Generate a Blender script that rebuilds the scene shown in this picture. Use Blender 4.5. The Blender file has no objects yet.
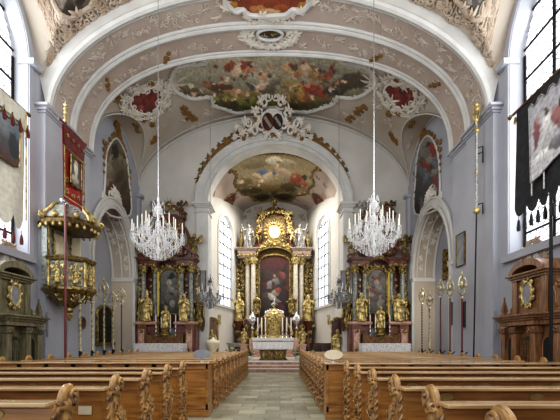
import bpy, math, random
from mathutils import Vector, Matrix, noise
PI = math.pi
R = math.radians
rnd = random.Random(11)
C = bpy.context.scene.collection
sc = bpy.context.scene
# ---------------------------------------------------------------- survey of the church (metres)
F, H, VX, VY = 350.0, 1.575, 280.0, 341.0      # lens in pixels, eye height, vanishing point

def onY(px, py, Y):
    return Vector(((px - VX) / F * Y, Y, H + (VY - py) / F * Y))

def onX(px, py, X):
    Y = X * F / (px - VX)
    return Vector((X, Y, H + (VY - py) / F * Y))

XC = -0.35
def sup(x, a, b, n):
    t = abs(x) / a
    return 0.0 if t >= 1 else b * (1 - t ** n) ** (1 / n)

def ceil_far(x, y):            # bay in front of the chancel, two side lunettes
    m = 9.6 + sup(x - XC, 7.6, 4.5, 2.0)
    t = abs(y - 16.9) / 2.6
    l = 9.6 + (2.45 * math.sqrt(max(0, 1 - t * t)))
    return max(m, l)

def ceil_near(x, y):
    m = 9.3 + sup(x - XC, 7.6, 4.3, 2.0)
    t = abs(y - 8.5) / 3.0
    l = 9.3 + (3.5 * math.sqrt(max(0, 1 - t * t)))
    return max(m, l)

def arch_z(x, y):              # broad transverse arch
    n = 2.0 + 0.4 * (y - 11.5) / 2.4
    return 9.1 + sup(x - XC, 7.27, 4.08, n)

def ceil_ch(x, y):
    m = 9.3 + sup(x + 0.4, 4.3, 3.6, 2.0)
    t = abs(y - 24.6) / 2.0
    l = 9.3 + 2.0 * math.sqrt(max(0, 1 - t * t))
    return max(m, l)

def hit(px, py, f, y0, y1):
    d = Vector(((px - VX) / F, 1, (VY - py) / F))
    n = 600
    for i in range(n + 1):
        Y = y0 + (y1 - y0) * i / n
        if H + d.z * Y >= f(d.x * Y, Y):
            return Vector((d.x * Y, Y, f(d.x * Y, Y)))
    Y = y1
    return Vector((d.x * Y, Y, f(d.x * Y, Y)))

# ---------------------------------------------------------------- mesh builder
class MB:
    def __init__(s, M=None):
        s.v = []; s.f = []; s.M = M
    def add(s, vs, fs):
        b = len(s.v)
        if s.M is not None:
            vs = [s.M @ Vector(p) for p in vs]
        s.v += [tuple(p) for p in vs]
        s.f += [tuple(b + i for i in f) for f in fs]
        return s
    def box(s, x0, x1, y0, y1, z0, z1):
        return s.add([(x0,y0,z0),(x1,y0,z0),(x1,y1,z0),(x0,y1,z0),(x0,y0,z1),(x1,y0,z1),(x1,y1,z1),(x0,y1,z1)],
              [(0,3,2,1),(4,5,6,7),(0,1,5,4),(1,2,6,5),(2,3,7,6),(3,0,4,7)])
    def lathe(s, prof, c=(0,0,0), n=16, fold=0.0, k=7, sx=1, sy=1, ph=0, twist=3.0):
        vs = []; fs = []
        m = len(prof)
        for (r, z) in prof:
            for i in range(n):
                a = 2*PI*i/n + ph
                rr = r*(1 + fold*math.sin(k*a + twist*z))
                vs.append((c[0]+rr*sx*math.cos(a), c[1]+rr*sy*math.sin(a), c[2]+z))
        for j in range(m-1):
            for i in range(n):
                i2 = (i+1) % n
                fs.append((j*n+i, j*n+i2, (j+1)*n+i2, (j+1)*n+i))
        fs.append(tuple(reversed(range(n))))
        fs.append(tuple((m-1)*n+i for i in range(n)))
        return s.add(vs, fs)
    def ball(s, c, r, n=10, m=7):
        if isinstance(r, (int, float)): r = (r, r, r)
        vs = [(c[0], c[1], c[2]-r[2])]; fs = []
        for j in range(1, m):
            t = -PI/2 + PI*j/m
            for i in range(n):
                a = 2*PI*i/n
                vs.append((c[0]+r[0]*math.cos(t)*math.cos(a), c[1]+r[1]*math.cos(t)*math.sin(a), c[2]+r[2]*math.sin(t)))
        vs.append((c[0], c[1], c[2]+r[2]))
        for i in range(n):
            fs.append((0, 1+(i+1) % n, 1+i))
        for j in range(m-2):
            for i in range(n):
                a = 1+j*n+i; b = 1+j*n+(i+1) % n
                fs.append((a, b, b+n, a+n))
        L = len(vs)-1
        for i in range(n):
            fs.append((L, 1+(m-2)*n+i, 1+(m-2)*n+(i+1) % n))
        return s.add(vs, fs)
    def tube(s, pts, r, n=6, closed=False):
        pts = [Vector(p) for p in pts]
        k = len(pts)
        rs = r if isinstance(r, (list, tuple)) else [r]*k
        vs = []; fs = []
        up = None
        for i, p in enumerate(pts):
            if closed: t = pts[(i+1) % k]-pts[i-1]
            else: t = pts[min(i+1, k-1)]-pts[max(i-1, 0)]
            if t.length < 1e-9: t = Vector((0, 0, 1))
            t.normalize()
            if up is None:
                up = t.orthogonal().normalized()
            else:
                up = up - t*up.dot(t)
                if up.length < 1e-6: up = t.orthogonal()
                up.normalize()
            w = t.cross(up)
            for j in range(n):
                a = 2*PI*j/n
                vs.append(p + (up*math.cos(a)+w*math.sin(a))*rs[i])
        for i in range(k if closed else k-1):
            for j in range(n):
                a = i*n+j; b = i*n+(j+1) % n
                c = ((i+1) % k)*n+(j+1) % n; d = ((i+1) % k)*n+j
                fs.append((a, b, c, d))
        if not closed:
            fs.append(tuple(reversed(range(n))))
            fs.append(tuple((k-1)*n+j for j in range(n)))
        return s.add(vs, fs)
    def prism(s, poly, P, d0, d1):
        """poly in (a, b); P(a, b, d) gives the point"""
        n = len(poly)
        vs = [P(a, b, d0) for a, b in poly]+[P(a, b, d1) for a, b in poly]
        fs = [tuple(range(n)), tuple(reversed(range(n, 2*n)))]
        fs += [(i, n+i, n+(i+1) % n, (i+1) % n) for i in range(n)]
        return s.add(vs, fs)
    def octa(s, c, r, h):
        x, y, z = c
        return s.add([(x+r,y,z),(x,y+r,z),(x-r,y,z),(x,y-r,z),(x,y,z+h),(x,y,z-h)],
                     [(0,1,4),(1,2,4),(2,3,4),(3,0,4),(1,0,5),(2,1,5),(3,2,5),(0,3,5)])
    def grid(s, P, nu, nv):
        vs = [P(i/nu, j/nv) for j in range(nv+1) for i in range(nu+1)]
        fs = [(j*(nu+1)+i, j*(nu+1)+i+1, (j+1)*(nu+1)+i+1, (j+1)*(nu+1)+i) for j in range(nv) for i in range(nu)]
        return s.add(vs, fs)
    def mesh(s, name, angle=40, smooth=True):
        me = bpy.data.meshes.new(name)
        me.from_pydata(s.v, [], s.f)
        me.update()
        if smooth:
            me.polygons.foreach_set('use_smooth', [True]*len(me.polygons))
            me.set_sharp_from_angle(angle=R(angle))
        return me
    def build(s, name, mat, parent=None, angle=40, smooth=True, bevel=0):
        o = bpy.data.objects.new(name, s.mesh(name, angle, smooth))
        o.data.materials.append(mat)
        C.objects.link(o)
        if parent: o.parent = parent
        if bevel:
            m = o.modifiers.new('bev', 'BEVEL'); m.width = bevel; m.segments = 2; m.limit_method = 'ANGLE'; m.angle_limit = R(50)
        return o

def tag(o, label, cat, group=None):
    o['label'] = label; o['category'] = cat
    if group: o['group'] = group
    return o
def thing(name, label, cat, loc=(0,0,0), rz=0, group=None):
    o = bpy.data.objects.new(name, None); C.objects.link(o)
    o.empty_display_size = 0.2
    o.location = loc; o.rotation_euler = (0, 0, rz)
    return tag(o, label, cat, group)
def struct(name, mb, m, parent=None, angle=40, smooth=True):
    o = mb.build(name, m, parent, angle, smooth)
    o['kind'] = 'structure'
    return o
KIDS = {}
def kids(o):
    return [c for c in bpy.data.objects if c.parent == o]
def copy_tree(o, parent=None):
    c = o.copy(); C.objects.link(c)
    if parent: c.parent = parent
    for ch in kids(o):
        copy_tree(ch, c)
    return c
def dup(o, loc, label, rz=None, group=None, scale=None):
    c = copy_tree(o); c.location = loc; c['label'] = label
    if rz is not None: c.rotation_euler = (0, 0, rz)
    if group: c['group'] = group
    if scale: c.scale = (scale,)*3 if isinstance(scale, (int, float)) else scale
    return c

# ---------------------------------------------------------------- materials
def lin(h):
    h = h.lstrip('#')
    out = []
    for i in (0, 2, 4):
        v = int(h[i:i+2], 16)/255
        out.append(v/12.92 if v <= 0.04045 else ((v+0.055)/1.055)**2.4)
    return tuple(out)
def mat(name, col, col2=None, scale=3.0, rough=0.6, metal=0.0, bump=0.0, bscale=None, lo=0.35, hi=0.65, distort=0.0, stretch=None, emit=0, coat=0, spec=None, detail=6):
    m = bpy.data.materials.new(name); m.use_nodes = True
    nt = m.node_tree; b = nt.nodes['Principled BSDF']
    b.inputs['Roughness'].default_value = rough
    b.inputs['Metallic'].default_value = metal
    if spec is not None: b.inputs['Specular IOR Level'].default_value = spec
    if coat:
        b.inputs['Coat Weight'].default_value = coat; b.inputs['Coat Roughness'].default_value = 0.12
    c1 = lin(col)+(1,)
    tc = nt.nodes.new('ShaderNodeTexCoord'); mp = nt.nodes.new('ShaderNodeMapping')
    nt.links.new(tc.outputs['Object'], mp.inputs[0])
    if stretch: mp.inputs['Scale'].default_value = stretch
    if col2:
        n = nt.nodes.new('ShaderNodeTexNoise'); n.inputs['Scale'].default_value = scale
        n.inputs['Detail'].default_value = detail; n.inputs['Distortion'].default_value = distort
        nt.links.new(mp.outputs[0], n.inputs['Vector'])
        cr = nt.nodes.new('ShaderNodeValToRGB')
        cr.color_ramp.elements[0].position = lo; cr.color_ramp.elements[1].position = hi
        cr.color_ramp.elements[0].color = c1; cr.color_ramp.elements[1].color = lin(col2)+(1,)
        nt.links.new(n.outputs['Fac'], cr.inputs[0])
        nt.links.new(cr.outputs[0], b.inputs['Base Color'])
        if emit: nt.links.new(cr.outputs[0], b.inputs['Emission Color'])
    else:
        b.inputs['Base Color'].default_value = c1
        if emit: b.inputs['Emission Color'].default_value = c1
    if emit: b.inputs['Emission Strength'].default_value = emit
    if bump:
        n2 = nt.nodes.new('ShaderNodeTexNoise'); n2.inputs['Scale'].default_value = bscale or scale*3
        n2.inputs['Detail'].default_value = 5
        nt.links.new(mp.outputs[0], n2.inputs['Vector'])
        bp = nt.nodes.new('ShaderNodeBump'); bp.inputs['Strength'].default_value = bump; bp.inputs['Distance'].default_value = 0.03
        nt.links.new(n2.outputs['Fac'], bp.inputs['Height']); nt.links.new(bp.outputs[0], b.inputs['Normal'])
    return m
M = {}
M['wall'] = mat('plaster_wall', '#9c9da3', '#abacb1', 0.5, 0.9)
M['wallc'] = mat('plaster_cream', '#bcb8af', '#c9c5bc', 0.6, 0.9)
M['vault'] = mat('vault_plaster', '#a39686', '#b3a99b', 0.45, 0.9)
M['pink'] = mat('pink_plaster', '#a8968a', '#b5a79b', 0.8, 0.9)
M['trim'] = mat('white_stucco', '#b9b7b1', '#c6c4be', 1.5, 0.8)
M['stucco'] = mat('stucco_relief', '#c4bcae', '#d4cdc2', 4, 0.7)
M['stuccop'] = mat('stucco_relief_pale_pink', '#b3a597', '#c6bbae', 3, 0.8)
M['stuccod'] = mat('stucco_relief_tan', '#9b8672', '#b5a694', 2, 0.8)
M['gold'] = mat('gilding', '#b09a60', '#4c3c1e', 9, 0.34, 0.75, 0.4, 25)
M['goldb'] = mat('bright_gilding', '#dcc888', '#7c6638', 7, 0.36, 0.55, 0.3, 25)
M['goldd'] = mat('dull_gilding', '#7d6534', '#3a2c17', 8, 0.5, 0.5, 0.5, 20)
M['ochre'] = mat('ochre_gilt_stucco', '#94703a', '#75552a', 6, 0.6, 0.2)
M['redm'] = mat('red_marble', '#4c261c', '#7d5140', 3.2, 0.35, 0, lo=.3, hi=.7, distort=1.5)
M['darkred'] = mat('dark_red_marble', '#33140e', '#5d2a1d', 4, 0.35, 0, distort=1.5)
M['greym'] = mat('grey_green_marble', '#5d6260', '#9a9d92', 3.5, 0.3, 0, lo=.35, hi=.62, distort=2.2)
M['silvery'] = mat('silvered_wood', '#aaa7a2', '#77736e', 14, 0.35, 0.35, bump=.3, bscale=20)
M['stepm'] = mat('brownish_red_step_marble', '#7d5a48', '#a98671', 3, .35, distort=1.5)
M['goldp'] = mat('pale_silver_gilding', '#d9d0b0', '#8d7f58', 14, .32, .5, .3, 20)
M['lead'] = mat('grey_lead_bars', '#5b5e62', rough=.6)
M['palem'] = mat('pale_marble', '#b9b4ad', '#d8d3cb', 4, 0.3, distort=2)
M['pinkm'] = mat('pink_marble', '#a57866', '#c9a795', 4, 0.35, distort=2)
M['wood'] = mat('honey_oak', '#ad7a3c', '#7c4f24', 5, 0.36, bump=.12, bscale=14, stretch=(.35, 3, 3), coat=.25)
M['woodtop'] = mat('polished_ledge_shine', '#c2a274', '#977448', 4, 0.22, bump=.05, stretch=(.3, 4, 4), coat=.5)  # paler than the oak: bright shine of the tops put into the colour
M['woode'] = mat('carved_oak', '#bd9258', '#57381c', 9, 0.35, bump=.3, bscale=30, coat=.25)
M['woodd'] = mat('dark_walnut', '#3a2416', '#5a3a22', 5, 0.45, stretch=(1, 1, .3))
M['conf'] = mat('confessional_oak', '#8c6440', '#5e3e26', 4, 0.4, bump=.1, stretch=(3, 3, .6), coat=.2)
M['confl'] = mat('confessional_olive_wood', '#7d7658', '#565039', 4, 0.45, bump=.1, stretch=(3, 3, .6))
M['black'] = mat('black_iron', '#141210', rough=.45, metal=.5)
M['dark'] = mat('dark_interior', '#15110d', '#241c14', 3, 0.7)
M['net'] = mat('dark_lattice', '#20211f', '#3b3f3c', 8, 0.6)
M['candle'] = mat('wax', '#eee8d6', rough=.5)
M['wax'] = mat('beeswax', '#c9b04f', rough=.5)
M['silver'] = mat('silver', '#c9c9cc', rough=.25, metal=.9)
M['linen'] = mat('altar_linen', '#e6e3df', '#c9c5c1', 16, .8, bump=.3, bscale=40)
M['lace'] = mat('lace_cloth', '#e4e1de', '#a9a6a5', 26, .8, lo=.42, hi=.58, bump=.4, bscale=50)
M['redpole'] = mat('red_lacquered_pole', '#6e2a24', '#51201b', 6, .35)
M['bluec'] = mat('grey_picture', '#6f7276', '#8f8f90', 3, .6)
M['leaf'] = mat('leaves', '#4a5a2c', '#2d3a1c', 8, .6)
M['petal'] = mat('pale_petals', '#e9e2c6', '#d7c98e', 12, .6)
M['cream'] = mat('cream_paint', '#d8ccb0', '#c5b796', 3, .5)
# crystal
m = bpy.data.materials.new('cut_crystal'); m.use_nodes = True
b = m.node_tree.nodes['Principled BSDF']
b.inputs['Base Color'].default_value = (.80, .80, .79, 1); b.inputs['Roughness'].default_value = .06
b.inputs['Transmission Weight'].default_value = .35; b.inputs['Emission Color'].default_value = (1, .98, .95, 1); b.inputs['Emission Strength'].default_value = .05  # slight glow put into the crystal itself
M['crystal'] = m
# milky window glass, bright with the overcast day behind it
def glass(name, s, col=(1, 1, 1), lat=9.0):
    m = bpy.data.materials.new(name); m.use_nodes = True
    nt = m.node_tree; b = nt.nodes['Principled BSDF']
    b.inputs['Base Color'].default_value = (.5, .52, .55, 1); b.inputs['Roughness'].default_value = .2
    b.inputs['Emission Color'].default_value = col+(1,)
    n = nt.nodes.new('ShaderNodeTexNoise'); n.inputs['Scale'].default_value = 1.1
    tc = nt.nodes.new('ShaderNodeTexCoord'); nt.links.new(tc.outputs['Object'], n.inputs['Vector'])
    mr = nt.nodes.new('ShaderNodeMapRange'); mr.inputs[1].default_value = .35; mr.inputs[2].default_value = .65
    mr.inputs[3].default_value = s*.7; mr.inputs[4].default_value = s*1.1
    nt.links.new(n.outputs['Fac'], mr.inputs[0]); nt.links.new(mr.outputs[0], b.inputs['Emission Strength'])
    return m
M['glass'] = glass('daylit_glass', 1.5, (.93, .95, 1))
M['glassc'] = glass('daylit_chancel_glass', 1.9, (.93, .96, 1))
# paint read from a colour attribute
def paintmat(name, rough=.6):
    m = bpy.data.materials.new(name); m.use_nodes = True
    nt = m.node_tree; b = nt.nodes['Principled BSDF']; b.inputs['Roughness'].default_value = rough
    a = nt.nodes.new('ShaderNodeVertexColor'); a.layer_name = 'Col'
    nt.links.new(a.outputs[0], b.inputs['Base Color'])
    return m
M['paint'] = paintmat('painted_surface')
# floor of big pale slabs
m = bpy.data.materials.new('stone_slabs'); m.use_nodes = True
nt = m.node_tree; b = nt.nodes['Principled BSDF']; b.inputs['Roughness'].default_value = .3
tc = nt.nodes.new('ShaderNodeTexCoord'); br = nt.nodes.new('ShaderNodeTexBrick')
br.inputs['Scale'].default_value = 1; br.inputs['Brick Width'].default_value = .62; br.inputs['Row Height'].default_value = .42
br.inputs['Mortar Size'].default_value = .008; br.offset = .5
br.inputs['Color1'].default_value = lin('#77745f')+(1,); br.inputs['Color2'].default_value = lin('#aaa68e')+(1,); br.inputs['Mortar'].default_value = lin('#55554c')+(1,)
nt.links.new(tc.outputs['Object'], br.inputs['Vector'])
n = nt.nodes.new('ShaderNodeTexNoise'); n.inputs['Scale'].default_value = 2.5; n.inputs['Detail'].default_value = 6
nt.links.new(tc.outputs['Object'], n.inputs['Vector'])
mx = nt.nodes.new('ShaderNodeMixRGB'); mx.blend_type = 'OVERLAY'; mx.inputs[0].default_value = .5
nt.links.new(br.outputs['Color'], mx.inputs[1]); nt.links.new(n.outputs['Fac'], mx.inputs[2]); nt.links.new(mx.outputs[0], b.inputs['Base Color'])
M['floor'] = m

# ---------------------------------------------------------------- painting helper
def fbm(x, y, s, seed=0):
    return noise.fractal(Vector((x*s+seed*7.3, y*s-seed*3.1, seed*1.7)), 0.8, 2.1, 4)
def painter(base, blobs, rough=1.0, seed=1, nscale=.12, warp=1.5, var=.35, gain=1.0):
    """base: list of (position 0..1 down the picture, hex); blobs: (x, y, rx, ry, angle, hex)"""
    bs = [(p, lin(h)) for p, h in base]
    bl = [(x, y, rx, ry, math.cos(R(a)), math.sin(R(a)), lin(h)) for x, y, rx, ry, a, h in blobs]
    def f(qx, qy, v):
        wx = qx + warp*fbm(qx, qy, nscale*2.4, seed); wy = qy + warp*fbm(qx, qy, nscale*2.4, seed+5)
        v = min(1, max(0, v+.18*fbm(qx, qy, nscale, seed+9)))
        c = bs[-1][1]
        for k in range(len(bs)-1):
            if v <= bs[k+1][0]:
                t = (v-bs[k][0])/max(1e-6, bs[k+1][0]-bs[k][0]); t = max(0, t)
                c = tuple(bs[k][1][j]*(1-t)+bs[k+1][1][j]*t for j in range(3)); break
        for x, y, rx, ry, ca, sa, col in bl:
            dx, dy = wx-x, wy-y
            u = (dx*ca+dy*sa)/rx; w = (-dx*sa+dy*ca)/ry
            d = u*u+w*w
            if d < 1.3:
                t = min(1, (1.3-d)/.5)
                sh = .75+.5*max(-.6, min(.9, -w))*.6
                c = tuple(c[j]*(1-t)+col[j]*sh*t for j in range(3))
        k = 1+var*fbm(qx, qy, nscale*5, seed+3)
        k *= gain
        return (min(.9, max(0, c[0]*k)), min(.9, max(0, c[1]*k)), min(.9, max(0, c[2]*k)), 1)
    return f
def inside(p, poly):
    x, y = p; r = False
    n = len(poly); j = n-1
    for i in range(n):
        xi, yi = poly[i]; xj, yj = poly[j]
        if (yi > y) != (yj > y) and x < (xj-xi)*(y-yi)/(yj-yi)+xi: r = not r
        j = i
    return r
def smoothpoly(poly, k=6, closed=True):
    n = len(poly); out = []
    rng = range(n) if closed else range(n-1)
    for i in rng:
        g = lambda q: poly[q % n] if closed else poly[max(0, min(n-1, q))]
        p0, p1, p2, p3 = g(i-1), g(i), g(i+1), g(i+2)
        for j in range(k):
            t = j/k
            out.append(tuple(.5*((2*p1[d])+(-p0[d]+p2[d])*t+(2*p0[d]-5*p1[d]+4*p2[d]-p3[d])*t*t+(-p0[d]+3*p1[d]-3*p2[d]+p3[d])*t**3) for d in range(len(p1))))
    if not closed: out.append(tuple(poly[-1]))
    return out
def painted(name, poly, P, col, step=1.0, parent=None):
    """poly in picture units; P(a, b) -> 3D point; col(a, b, v) -> rgba"""
    xs = [p[0] for p in poly]; ys = [p[1] for p in poly]
    x0, x1, y0, y1 = min(xs), max(xs), min(ys), max(ys)
    nu = max(2, int((x1-x0)/step)); nv = max(2, int((y1-y0)/step))
    idx = {}; vs = []; q = []; fs = []
    def vid(i, j):
        if (i, j) not in idx:
            a = x0+(x1-x0)*i/nu; b = y0+(y1-y0)*j/nv
            idx[(i, j)] = len(vs); vs.append(P(a, b)); q.append((a, b))
        return idx[(i, j)]
    for j in range(nv):
        for i in range(nu):
            a = x0+(x1-x0)*(i+.5)/nu; b = y0+(y1-y0)*(j+.5)/nv
            if inside((a, b), poly):
                fs.append((vid(i, j), vid(i+1, j), vid(i+1, j+1), vid(i, j+1)))
    me = bpy.data.meshes.new(name); me.from_pydata(vs, [], fs); me.update()
    ca = me.color_attributes.new('Col', 'FLOAT_COLOR', 'POINT')
    for i, (a, b) in enumerate(q):
        ca.data[i].color = col(a, b, (b-y0)/(y1-y0))
    me.polygons.foreach_set('use_smooth', [True]*len(me.polygons))
    me.materials.append(M['paint'])
    o = bpy.data.objects.new(name, me); C.objects.link(o)
    if parent: o.parent = parent
    return o

# ---------------------------------------------------------------- rocaille ornament: works in a 2-D chart P(a, b, h)
def scroll(mb, P, a, b, r, ang, flip=1, turns=1.35, th=.03, n=16, seg=5):
    pts = []; rs = []
    for i in range(n+1):
        t = i/n
        rr = r*(1-.82*t); an = ang+flip*turns*2*PI*t
        cx = a+(r-rr)*0; cy = b
        pts.append(P(cx+rr*math.cos(an), cy+rr*math.sin(an), th*.4)); rs.append(th*(.55+.75*t if t < .85 else 1.3))
    mb.tube(pts, rs, seg)
def sprig(mb, P, a, b, r, ang, th=.03, k=5, rg=rnd):
    for i in range(k):
        an = ang+(i-(k-1)/2)*.55+rg.uniform(-.15, .15); L = r*rg.uniform(.7, 1.1)
        pts = []; rs = []
        for j in range(5):
            t = j/4; bend = an+(i-(k-1)/2)*.35*t
            pts.append(P(a+L*t*math.cos(bend), b+L*t*math.sin(bend), th*(.5+.6*math.sin(PI*t)))); rs.append(th*(.5+1.1*math.sin(PI*min(1, t*1.05+.05)))+.004)
        mb.tube(pts, rs, 4)
def rosette(mb, P, a, b, r, th=.03, k=6):
    for i in range(k):
        an = 2*PI*i/k
        p = P(a+r*.6*math.cos(an), b+r*.6*math.sin(an), th*.5)
        mb.ball(p, r*.42, 6, 4)
    mb.ball(P(a, b, th), r*.35, 6, 4)
def motif(mb, P, a, b, r, th, rg):
    an = rg.uniform(0, 2*PI)
    for q in range(rg.choice((2, 3, 3, 4))):
        an += rg.uniform(1.3, 2.4)
        scroll(mb, P, a+r*.5*math.cos(an), b+r*.5*math.sin(an), r*.42, an+2, rg.choice((-1, 1)), 1.1, th, 9, 4)
    sprig(mb, P, a, b, r*.8, an+1, th*.8, 4, rg)
def border(mb, P, poly, r, th, rg, inward=False):
    """C-scrolls and leaves chained along a closed line"""
    n = len(poly); acc = 0; last = poly[0]
    for i in range(1, n+1):
        p = poly[i % n]; q = poly[i-1]
        d = math.hypot(p[0]-q[0], p[1]-q[1]); acc += d
        if acc > r*1.25:
            acc = 0
            t = math.atan2(p[1]-q[1], p[0]-q[0]); rr = r*rg.uniform(.6, 1.15)
            scroll(mb, P, p[0]+rr*.5*math.cos(t+PI/2)*rg.uniform(-.3, .9), p[1]+rr*.5*math.sin(t+PI/2)*rg.uniform(-.3, .9), rr*.6, rg.uniform(0, 6.28), rg.choice((-1, 1)), 1.2, th, 10, 4)
            if rg.random() < .75: sprig(mb, P, p[0], p[1], rr*1.1, t+rg.choice((-1, 1))*PI/2, th*.8, 4, rg)
# ================================================================ THE SHELL
XL, XR = -7.85, 7.15
def PL(d=0):   # left wall chart (Y, Z, out of wall)
    return lambda a, b, h=0: Vector((XL+d+h, a, b))
def PR(d=0):
    return lambda a, b, h=0: Vector((XR-d-h, a, b))
def PC(y):
    return lambda a, b, h=0: Vector((a, y-h, b))
def barrel(f, a_, b_, zs):
    def P(s, y, h=0):
        th = s/6.0
        x = XC+a_*math.sin(th); z = f(x, y)
        n = Vector((-(x-XC)/a_**2, 0, -max(.05, (z-zs))/b_**2)).normalized()
        return Vector((x, y, z))+n*h
    return P
PF = barrel(ceil_far, 7.6, 4.5, 9.6)
PA = barrel(arch_z, 7.27, 4.08, 9.1)
PN = barrel(ceil_near, 7.6, 4.3, 9.3)
def s_of(x, a_): return 6.0*math.asin(max(-1, min(1, (x-XC)/a_)))

struct('floor', MB().box(-11, 11, -1, 20.9, -.12, 0), M['floor'])

def arch_wall(mb, P, t0, t1, z0, z1, holes, depth=0, n=28, reveal=None):
    """wall sheet in chart P with arched holes (tc, half, sill, spring, rise)"""
    ts = {t0, t1}
    for (tc, hw, sl, sp, ri) in holes:
        for i in range(n+1):
            ts.add(tc-hw*math.cos(PI*i/n))
    ts = sorted(ts)
    def hole(t):
        for h in holes:
            if abs(t-h[0]) < h[1]-1e-6: return h
    def top(h, t): return h[3]+h[4]*math.sqrt(max(0, 1-((t-h[0])/h[1])**2))
    for i in range(len(ts)-1):
        a, b = ts[i], ts[i+1]
        h = hole((a+b)/2)
        if not h:
            mb.add([P(a, z0, 0), P(b, z0, 0), P(b, z1, 0), P(a, z1, 0)], [(0, 1, 2, 3)])
        else:
            ta, tb = top(h, a), top(h, b)
            mb.add([P(a, ta, 0), P(b, tb, 0), P(b, z1, 0), P(a, z1, 0)], [(0, 1, 2, 3)])
            if h[2] > z0: mb.add([P(a, z0, 0), P(b, z0, 0), P(b, h[2], 0), P(a, h[2], 0)], [(0, 1, 2, 3)])
            rv = reveal or mb
            rv.add([P(a, ta, 0), P(b, tb, 0), P(b, tb, -depth), P(a, ta, -depth)], [(0, 1, 2, 3)])
            if h[2] > z0: rv.add([P(a, h[2], 0), P(b, h[2], 0), P(b, h[2], -depth), P(a, h[2], -depth)], [(0, 1, 2, 3)])
    rv = reveal or mb
    for h in holes:
        for sgn in (-1, 1):
            t = h[0]+sgn*h[1]
            rv.add([P(t, h[2], 0), P(t, h[3], 0), P(t, h[3], -depth), P(t, h[2], -depth)], [(0, 1, 2, 3)])
def arch_pts(tc, hw, sp, ri, sill=None, n=24):
    pts = []
    if sill is not None: pts.append((tc-hw, sill))
    for i in range(n+1):
        a = PI*(1-i/n)
        pts.append((tc+hw*math.cos(a), sp+ri*math.sin(a)))
    if sill is not None: pts.append((tc+hw, sill))
    return pts
def band(mb, P, inner, outer, h0, h1):
    n = len(inner)
    vs = [P(a, b, h0) for a, b in inner]+[P(a, b, h1) for a, b in inner]+[P(a, b, h1) for a, b in outer]+[P(a, b, h0) for a, b in outer]
    fs = []
    for i in range(n-1):
        fs += [(i, i+1, n+i+1, n+i), (n+i, n+i+1, 2*n+i+1, 2*n+i), (2*n+i, 2*n+i+1, 3*n+i+1, 3*n+i)]
    mb.add(vs, fs)

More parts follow.
